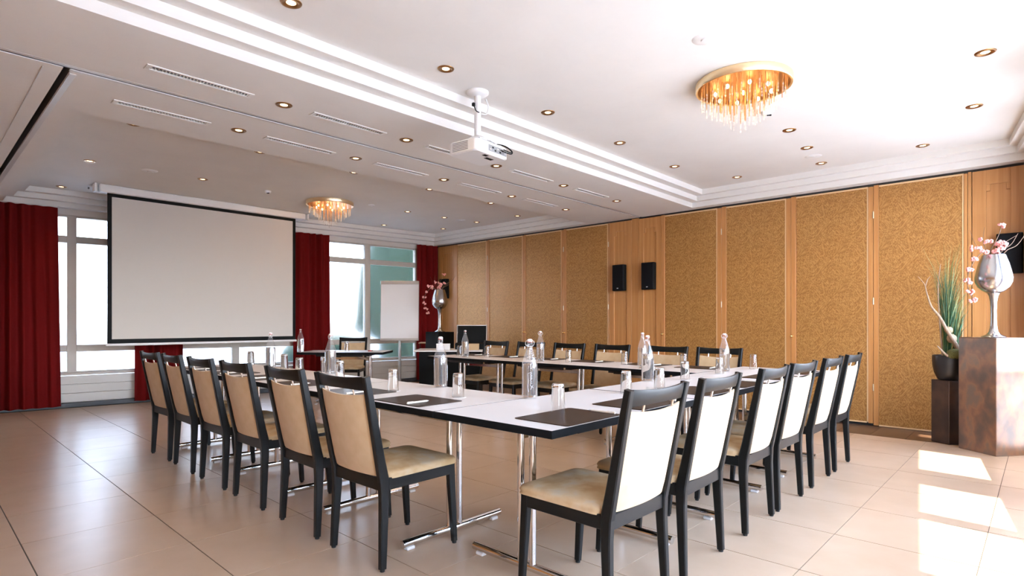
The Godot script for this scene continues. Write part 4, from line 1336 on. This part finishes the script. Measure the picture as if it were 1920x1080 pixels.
func build_detectors():
	var disc := func(called, label, cat, at, r, h):
		var t := thing(called, label, cat, at)
		var b := MB.new()
		b.lathe([v2(0, -h), v2(r * 0.55, -h), v2(r * 0.9, -h * 0.6), v2(r, 0.0), v2(0, 0.0)], 26, 30)
		put("cover", b.mesh(), M.plastic, t)
		b = MB.new()
		b.lathe([v2(0, -h - 0.006), v2(r * 0.3, -h - 0.006), v2(r * 0.34, -h), v2(0, -h)], 18)
		put("centre_cap", b.mesh(), M.plastic, t)
		return t
	disc.call("ceiling_speaker", "round white ceiling speaker between the chandelier and the projector side of the near coffer", "speaker", v3(3.516, CEIL, -1.587), 0.085, 0.008)
	disc.call("ceiling_speaker", "round white ceiling speaker between two downlights near the gold doors", "speaker", v3(6.8, CEIL, -1.845), 0.085, 0.008)
	disc.call("ceiling_speaker", "round white ceiling speaker of the far coffer near the gold doors", "speaker", v3(6.75, CEIL, -7.555), 0.085, 0.008)
	disc.call("ceiling_speaker", "round white ceiling speaker of the far coffer above the projection screen", "speaker", v3(2.019, CEIL, -7.823), 0.085, 0.010)
	disc.call("smoke_detector", "flat white smoke detector beside the far crystal chandelier", "detector", v3(4.95, CEIL, -7.60), 0.05, 0.012)
	for k in 2:
		var s = disc.call("motion_sensor", ["white motion sensor with black eyes beside the near chandelier", "white motion sensor with black eyes above the projection screen"][k], "sensor", [v3(5.094, CEIL, -1.754), v3(3.442, CEIL, -7.837)][k], 0.045, 0.035)
		for j in 3:
			var b := MB.new()
			b.sphere(v3(-0.016 + j * 0.008, -0.036, 0.016 + j * 0.010), v3(0.007, 0.008, 0.007), 10, 6)
			put("eye", b.mesh(), M.black, s)
	var br := thing("ceiling_bracket", "small white bracket on the far ceiling beside the screen housing", "bracket", v3(1.73, CEIL, -9.25))
	var b := MB.new(); b.box(v3(0, -0.012, 0), v3(0.12, 0.024, 0.03), 0.003)
	put("plate", b.mesh(), M.plastic, br)
	b = MB.new(); b.box(v3(-0.05, -0.03, 0), v3(0.016, 0.04, 0.02), 0.002)
	put("hook", b.mesh(), M.grey_plastic, br)

func make_chandelier(label: String) -> Node3D:
	var t := thing("crystal_chandelier", label, "chandelier", Vector3.ZERO, 0.0, "crystal chandeliers")
	var b := MB.new()
	b.lathe([v2(0.0, -0.050), v2(0.325, -0.050), v2(0.338, -0.058), v2(0.343, -0.052), v2(0.343, -0.004), v2(0.338, 0.0), v2(0, 0.0)], 56, 40)
	put("ceiling_plate", b.mesh(), M.champagne, t)
	b = MB.new()
	b.lathe([v2(0, -0.053), v2(0.322, -0.053), v2(0.322, -0.0505), v2(0, -0.0505)], 48)
	put("mirror_disc", b.mesh(), M.gold, t)
	var r := RandomNumberGenerator.new()
	r.seed = 77
	var meshes := {}
	for ri in 5:
		var rad: float = [0.30, 0.235, 0.165, 0.095, 0.02][ri]
		var n: int = [34, 26, 18, 11, 3][ri]
		var base: float = [0.07, 0.12, 0.19, 0.265, 0.345][ri]
		for k in n:
			var a := TAU * (k + r.randf() * 0.35) / n
			var len_i := r.randi() % 3
			var ln := base + len_i * 0.022
			var key := ri * 10 + len_i
			if not meshes.has(key):
				var rod := MB.new()
				rod.tube([v3(0, -0.05, 0), v3(0, -0.05 - ln * 0.72, 0)], 0.0034, 6)
				var cr := MB.new()
				var y0 := -0.05 - ln * 0.72
				cr.lathe([v2(0, y0 - 0.022), v2(0.0055, y0 - 0.016), v2(0.006, y0 - 0.006), v2(0, y0)], 6, 5)
				cr.lathe([v2(0, y0 - 0.046), v2(0.0045, y0 - 0.040), v2(0.005, y0 - 0.030), v2(0, y0 - 0.023)], 6, 5)
				cr.lathe([v2(0, y0 - 0.072), v2(0.0065, y0 - 0.062), v2(0.006, y0 - 0.052), v2(0.0, y0 - 0.047)], 6, 5)
				meshes[key] = [rod.mesh(), cr.mesh()]
			var q := put("gold_rod", meshes[key][0], M.gold_rod, t)
			q.position = v3(cos(a) * rad, 0, sin(a) * rad)
			put("crystal", meshes[key][1], M.crystal, q)
	for k in 9:
		var a := TAU * k / 8 + 0.2
		var rad := 0.20 if k < 8 else 0.0
		var at := v3(cos(a) * rad, -0.085, sin(a) * rad)
		b = MB.new()
		b.sphere(Vector3.ZERO, v3(0.013, 0.018, 0.013), 10, 8)
		var bulb := put("bulb", b.mesh(), M.bulb, t)
		bulb.position = at
		var l := OmniLight3D.new()
		l.name = "glow"
		l.position = at
		l.light_color = Color(1.0, 0.80, 0.58)
		l.light_energy = BULB
		l.light_size = 0.013
		l.omni_range = 14
		l.omni_attenuation = 2
		l.shadow_enabled = true
		t.add_child(l, true)
	return t

# ------------------------------------------------------------------ pedestals, vases, flowers
func make_pedestal(label: String, h: float, w: float, m: Material) -> Node3D:
	var t := thing("metal_pedestal", label, "pedestal")
	var b := MB.new()
	b.box(v3(0, h / 2, 0), v3(w, h, w), 0.004)
	put("column", b.mesh(), m, t)
	b = MB.new()
	b.box(v3(0, h + 0.0015, 0), v3(w - 0.002, 0.003, w - 0.002), 0.001)
	put("top_plate", b.mesh(), m, t)
	return t

func make_vase(label: String) -> Node3D:
	var t := thing("silver_vase", label, "vase", Vector3.ZERO, 0.0, "goblet shaped silver vases")
	var b := MB.new()
	b.lathe([v2(0.0000, 0.0), v2(0.0909, 0.0), v2(0.0948, 0.005), v2(0.0869, 0.012), v2(0.0553, 0.026), v2(0.0363, 0.050), v2(0.0284, 0.085), v2(0.0237, 0.15), v2(0.0229, 0.24), v2(0.0261, 0.33), v2(0.0348, 0.385), v2(0.0474, 0.412)], 40, 60)
	put("stem", b.mesh(), M.silver, t)
	b = MB.new()
	b.lathe([v2(0.0000, 0.400), v2(0.0435, 0.408), v2(0.0829, 0.432), v2(0.1185, 0.470), v2(0.1375, 0.515), v2(0.1406, 0.555), v2(0.1311, 0.61), v2(0.1153, 0.68), v2(0.0924, 0.752), v2(0.0885, 0.766), v2(0.0853, 0.766), v2(0.0893, 0.750), v2(0.1122, 0.68), v2(0.1272, 0.61), v2(0.1359, 0.555), v2(0.1327, 0.52), v2(0.1106, 0.47), v2(0.0632, 0.43), v2(0.0000, 0.425)], 48, 60)
	put("bowl", b.mesh(), M.silver, t)
	return t

# branches are laid out in the vase's own axes: x to the side, y up, z to the front
func make_branches(label: String, sd: int) -> Node3D:
	var t := thing("blossom_branches", label, "branches", Vector3.ZERO, 0.0, "cherry blossom branches")
	var r := RandomNumberGenerator.new()
	r.seed = sd
	var lines := [
		[[v3(-0.02, -0.18, 0.0), v3(-0.09, 0.01, 0.03), v3(-0.15, 0.02, 0.06), v3(-0.22, -0.04, 0.07), v3(-0.27, -0.14, 0.06), v3(-0.285, -0.25, 0.05), v3(-0.25, -0.34, 0.03), v3(-0.21, -0.41, 0.02)], 0.005, [2, 3, 4, 5, 6, 7]],
		[[v3(0.01, -0.18, 0.0), v3(-0.03, 0.02, 0.0), v3(0.0, 0.12, 0.02), v3(0.045, 0.22, 0.02), v3(0.07, 0.28, 0.0)], 0.005, [2, 4]],
		[[v3(0.0, -0.18, 0.02), v3(-0.07, 0.01, 0.02), v3(-0.15, 0.045, 0.03), v3(-0.20, 0.06, 0.02)], 0.004, [2, 3]],
		[[v3(0.0, -0.18, -0.02), v3(-0.05, 0.03, -0.02), v3(-0.09, 0.13, -0.01), v3(-0.085, 0.26, 0.0)], 0.0035, [2]],
		[[v3(0.0, -0.18, -0.03), v3(-0.06, 0.02, -0.04), v3(-0.13, 0.11, -0.05), v3(-0.18, 0.24, -0.05)], 0.003, []],
		[[v3(-0.02, -0.18, 0.0), v3(0.05, 0.02, 0.02), v3(0.14, 0.10, 0.03), v3(0.21, 0.20, 0.02)], 0.005, []],
		[[v3(-0.02, -0.18, 0.03), v3(0.06, 0.02, 0.05), v3(0.17, 0.09, 0.06), v3(0.29, 0.25, 0.05)], 0.005, []],
		[[v3(-0.02, -0.18, -0.02), v3(0.04, 0.03, -0.02), v3(0.13, 0.12, -0.03), v3(0.25, 0.19, -0.04)], 0.004, []],
		[[v3(0.0, -0.18, 0.0), v3(0.03, 0.02, 0.01), v3(0.03, 0.07, 0.05), v3(0.04, 0.09, 0.07)], 0.004, [2, 3]],
		[[v3(0.0, -0.18, 0.0), v3(-0.01, 0.02, 0.03), v3(-0.02, 0.05, 0.07)], 0.004, [1, 2]],
		[[v3(0.0, -0.18, 0.0), v3(0.05, 0.03, 0.0), v3(0.075, 0.13, 0.0)], 0.003, [2]],
	]
	for l in lines:
		var p := smooth(l[0], 5)
		var rr := []
		for k in p.size(): rr.append(lerpf(l[1], l[1] * 0.35, float(k) / p.size()))
		var b := MB.new()
		b.tube(p, rr, 6)
		var br := put("branch", b.mesh(), M.twig, t)
		for i in l[2]:
			var f := MB.new()
			for k in 3:
				var c: Vector3 = l[0][i] + v3(r.randf_range(-0.028, 0.028), r.randf_range(-0.022, 0.022), r.randf_range(-0.025, 0.03))
				var ax := Vector3(r.randf_range(-1, 1), r.randf_range(-0.5, 1), r.randf_range(-0.3, 1)).normalized()
				var u := ax.cross(Vector3(0.3, 1, 0.2)).normalized()
				var w := ax.cross(u)
				for q in 5:
					var a := TAU * q / 5
					f.sphere(c + (u * cos(a) + w * sin(a)) * 0.012 + ax * 0.003, v3(0.011, 0.010, 0.011), 7, 5)
			put("blossom", f.mesh(), M.blossom, br)
	return t

func build_decoration():
	var turn := deg_to_rad(-38.06)
	var big := make_pedestal("tall bronze patina pedestal carrying the silver vase in the sunny corner", 1.06, 0.365, M.patina)
	big.position = v3(6.94, 0, -0.345); big.rotation.y = turn
	var far := make_pedestal("tall dark pedestal carrying the silver vase in the far corner", 1.03, 0.365, M.black)
	far.position = v3(6.66, 0, -8.02); far.rotation.y = 0.0
	var low := make_pedestal("low dark brown pedestal under the black plant pot", 0.624, 0.20, M.patina_dark)
	low.position = v3(7.15, 0, -0.70); low.rotation.y = turn
	var v := make_vase("goblet shaped silver vase on the bronze pedestal in the sunny corner")
	v.position = v3(6.94, 1.0635, -0.345)
	var vf := copy_of(v, v3(6.66, 1.0335, -8.02), 0.0, "goblet shaped silver vase on the dark pedestal in the far corner", "goblet shaped silver vases")
	var br := make_branches("pink cherry blossom branches standing in the near silver vase", 3)
	br.position = v3(6.94, 1.0635 + 0.766, -0.345); br.rotation.y = deg_to_rad(-46.93)
	copy_of(br, vf.position + v3(0, 0.766, 0), deg_to_rad(-46.93), "pink cherry blossom branches standing in the far silver vase", "cherry blossom branches")
	# plant pot with grass, driftwood and moss
	var P := v3(7.15, 0.6275, -0.70)
	var face := deg_to_rad(-46.93)
	var pot := thing("plant_pot", "round black plant pot on the low dark pedestal", "pot", P)
	var b := MB.new()
	b.lathe([v2(0, 0), v2(0.075, 0.0), v2(0.09, 0.008), v2(0.118, 0.07), v2(0.132, 0.14), v2(0.136, 0.21), v2(0.134, 0.245), v2(0.128, 0.248), v2(0.124, 0.24), v2(0.126, 0.20), v2(0.10, 0.19), v2(0, 0.19)], 36, 50)
	put("bowl", b.mesh(), M.pot, pot)
	b = MB.new()
	b.lathe([v2(0, 0.215), v2(0.06, 0.214), v2(0.124, 0.208), v2(0.124, 0.20), v2(0, 0.20)], 24, 60)
	put("gravel", b.mesh(), M.pebble, pot)
	var soil := P.y + 0.214
	var r := RandomNumberGenerator.new()
	r.seed = 12
	for gk in 2:
		var g := thing("ornamental_grass", ["tall dark green artificial grass in the black plant pot", "shorter green artificial grass between the plant pot and the silver vase"][gk], "grass", [v3(P.x + 0.02, soil, P.z - 0.02), v3(P.x + 0.085, soil - 0.01, P.z + 0.045)][gk], face)
		for cl in 2:
			var mb := MB.new()
			var n: int = [[150, 60], [90, 30]][gk][cl]
			for k in n:
				var base := v3(r.randf_range(-0.03, 0.03), 0, r.randf_range(-0.03, 0.03)) * (0.7 if gk else 1.0)
				var h: float = r.randf_range(0.55, 0.95) if cl == 0 else r.randf_range(0.75, 1.25)
				if gk: h *= 0.62
				var lean := v3(r.randf_range(-0.11, 0.16) if not gk else r.randf_range(-0.07, 0.09), 0, r.randf_range(-0.12, 0.12)) * (1.0 if cl == 0 else 1.5)
				var tip := base + lean + v3(0, h, 0)
				var m1 := base + lean * 0.12 + v3(0, h * 0.45, 0)
				var m2 := base + lean * 0.45 + v3(0, h * 0.78, 0)
				var sd := Vector3(cos(k * 2.4), 0, sin(k * 2.4)) * 0.0022
				mb.quad(base - sd, base + sd, m1 + sd, m1 - sd)
				mb.quad(m1 - sd, m1 + sd, m2 + sd * 0.8, m2 - sd * 0.8)
				mb.tri(m2 - sd * 0.8, m2 + sd * 0.8, tip)
			var o := put("blades", mb.mesh(), M.grass if cl == 0 else M.grass_pale, g)
			o.set_meta("kind", "stuff")
	var dw := thing("driftwood", "pale forked driftwood branch leaning out of the black plant pot", "driftwood", v3(P.x, soil, P.z), face)
	for s in [[[v3(0.09, 0.0, 0.05), v3(0.03, 0.13, 0.06), v3(-0.06, 0.28, 0.06), v3(-0.13, 0.42, 0.05), v3(-0.21, 0.52, 0.05), v3(-0.25, 0.66, 0.04), v3(-0.27, 0.74, 0.04), v3(-0.33, 0.82, 0.03)], [0.024, 0.021, 0.016, 0.012, 0.009, 0.006, 0.004, 0.0015]],
			[[v3(-0.262, 0.72, 0.04), v3(-0.25, 0.78, 0.05), v3(-0.22, 0.82, 0.05)], [0.007, 0.004, 0.002]], [[v3(0.0, 0.05, 0.08), v3(-0.08, 0.03, 0.10), v3(-0.15, 0.09, 0.10), v3(-0.18, 0.13, 0.09)], [0.012, 0.012, 0.008, 0.004]],
			[[v3(0.07, 0.02, 0.09), v3(0.09, 0.08, 0.09), v3(0.10, 0.16, 0.07)], [0.014, 0.010, 0.005]], [[v3(-0.02, 0.0, -0.05), v3(-0.05, 0.35, -0.05), v3(-0.075, 0.72, -0.04), v3(-0.05, 0.95, -0.04)], [0.009, 0.007, 0.005, 0.003]]]:
		b = MB.new()
		var pts := smooth(s[0], 4)
		var rr := []
		for k in pts.size():
			var q := float(k) / 4
			rr.append(lerpf(s[1][int(q)], s[1][mini(int(q) + 1, s[1].size() - 1)], q - int(q)))
		b.tube(pts, rr, 8)
		put("limb", b.mesh(), M.driftwood, dw)
	var orb := func(called, label, cat, off: Vector3, rad: Vector3, m):
		var o := thing(called, label, cat, v3(P.x, soil, P.z) + Basis(Vector3.UP, face) * off, face)
		var q := MB.new()
		var rows := []
		for k in 11:
			var ph := -PI / 2 + PI * k / 10
			var rg := []
			for j in 16:
				var a := TAU * j / 16
				var w := 1.0 + 0.05 * sin(a * 5 + k) + 0.04 * cos(k * 2.3 + a * 3)
				rg.append(v3(cos(ph) * cos(a) * rad.x * w, sin(ph) * rad.y * w, -cos(ph) * sin(a) * rad.z * w))
			rows.append(rg)
		q.grid(rows, true)
		put("ball", q.mesh(), m, o)
	orb.call("moss_ball", "dark green moss ball on the rim of the black plant pot", "moss ball", v3(-0.02, 0.045, 0.10), v3(0.072, 0.055, 0.05), M.moss)
	orb.call("seed_pod", "round tan seed pod above the plant pot, lower of two", "seed pod", v3(0.015, 0.20, 0.02), v3(0.042, 0.045, 0.042), M.seedpod)
	orb.call("seed_pod", "curled tan seed pod above the plant pot, upper of two", "seed pod", v3(0.0, 0.285, 0.0), v3(0.04, 0.035, 0.03), M.seedpod)
	orb.call("floor_pebble", "tiny grey pebble lying on the tiled floor opposite the gold doors", "pebble", v3(0.72, 0, -4.68) - v3(P.x, soil, P.z), v3(0.018, 0.008, 0.012), M.pebble)

# ------------------------------------------------------------------ the scene
const LAMP := 0.72
const BULB := 0.075

func _ready():
	rng.seed = 7
	var cam := Camera3D.new()
	cam.name = "camera"
	add_child(cam)
	cam.position = v3(0, 1.2, 0)
	cam.rotation.y = deg_to_rad(-46.929)
	cam.projection = Camera3D.PROJECTION_FRUSTUM
	cam.near = 0.1
	cam.far = 200.0
	cam.size = 0.1 * 1080.0 / 1067.575
	cam.frustum_offset = v2(0, 0.1 * 65.0 / 1067.575)
	cam.current = true
	var we := WorldEnvironment.new()
	we.name = "environment"
	add_child(we)
	var e := Environment.new()
	we.environment = e
	e.background_mode = Environment.BG_SKY
	var sky := Sky.new()
	var sm := ProceduralSkyMaterial.new()
	sm.sky_top_color = Color(0.58, 0.70, 0.88)
	sm.sky_horizon_color = Color(0.92, 0.945, 0.98)
	sm.sky_curve = 0.25
	sm.ground_bottom_color = Color(0.55, 0.53, 0.50)
	sm.ground_horizon_color = Color(0.80, 0.80, 0.80)
	sm.sky_energy_multiplier = 5.5
	sm.ground_energy_multiplier = 2.2
	sm.sun_angle_max = 2.0
	sky.sky_material = sm
	e.sky = sky
	e.tonemap_mode = Environment.TONE_MAPPER_LINEAR
	e.tonemap_exposure = 0.67
	e.sdfgi_enabled = true
	e.ssao_enabled = true
	e.ssil_enabled = true
	var sun := DirectionalLight3D.new()
	sun.name = "sun"
	add_child(sun)
	sun.look_at_from_position(Vector3.ZERO, v3(0.10, -1.55, -1.0))
	sun.light_color = Color(1.0, 0.95, 0.88)
	sun.light_energy = 14.0
	sun.light_angular_distance = 0.5
	sun.shadow_enabled = true

	materials()
	build_ceiling()
	build_floor()
	build_far_wall()
	build_rear_wall()
	build_left_wall()
	build_gold_wall()
	build_outside()
	build_curtains()
	build_seating()
	build_screen()
	build_flip_chart()
	build_corner()
	build_decoration()
	build_projector()
	build_speakers()
	build_downlights()
	var ch := make_chandelier("gold and crystal chandelier on the near ceiling above the table row closing the U")
	ch.position = v3(4.33, CEIL, -1.66)
	copy_of(ch, v3(4.40, CEIL, -7.87), 0.3, "gold and crystal chandelier on the far ceiling beside the projection screen", "crystal chandeliers")
	build_vents()
	build_detectors()
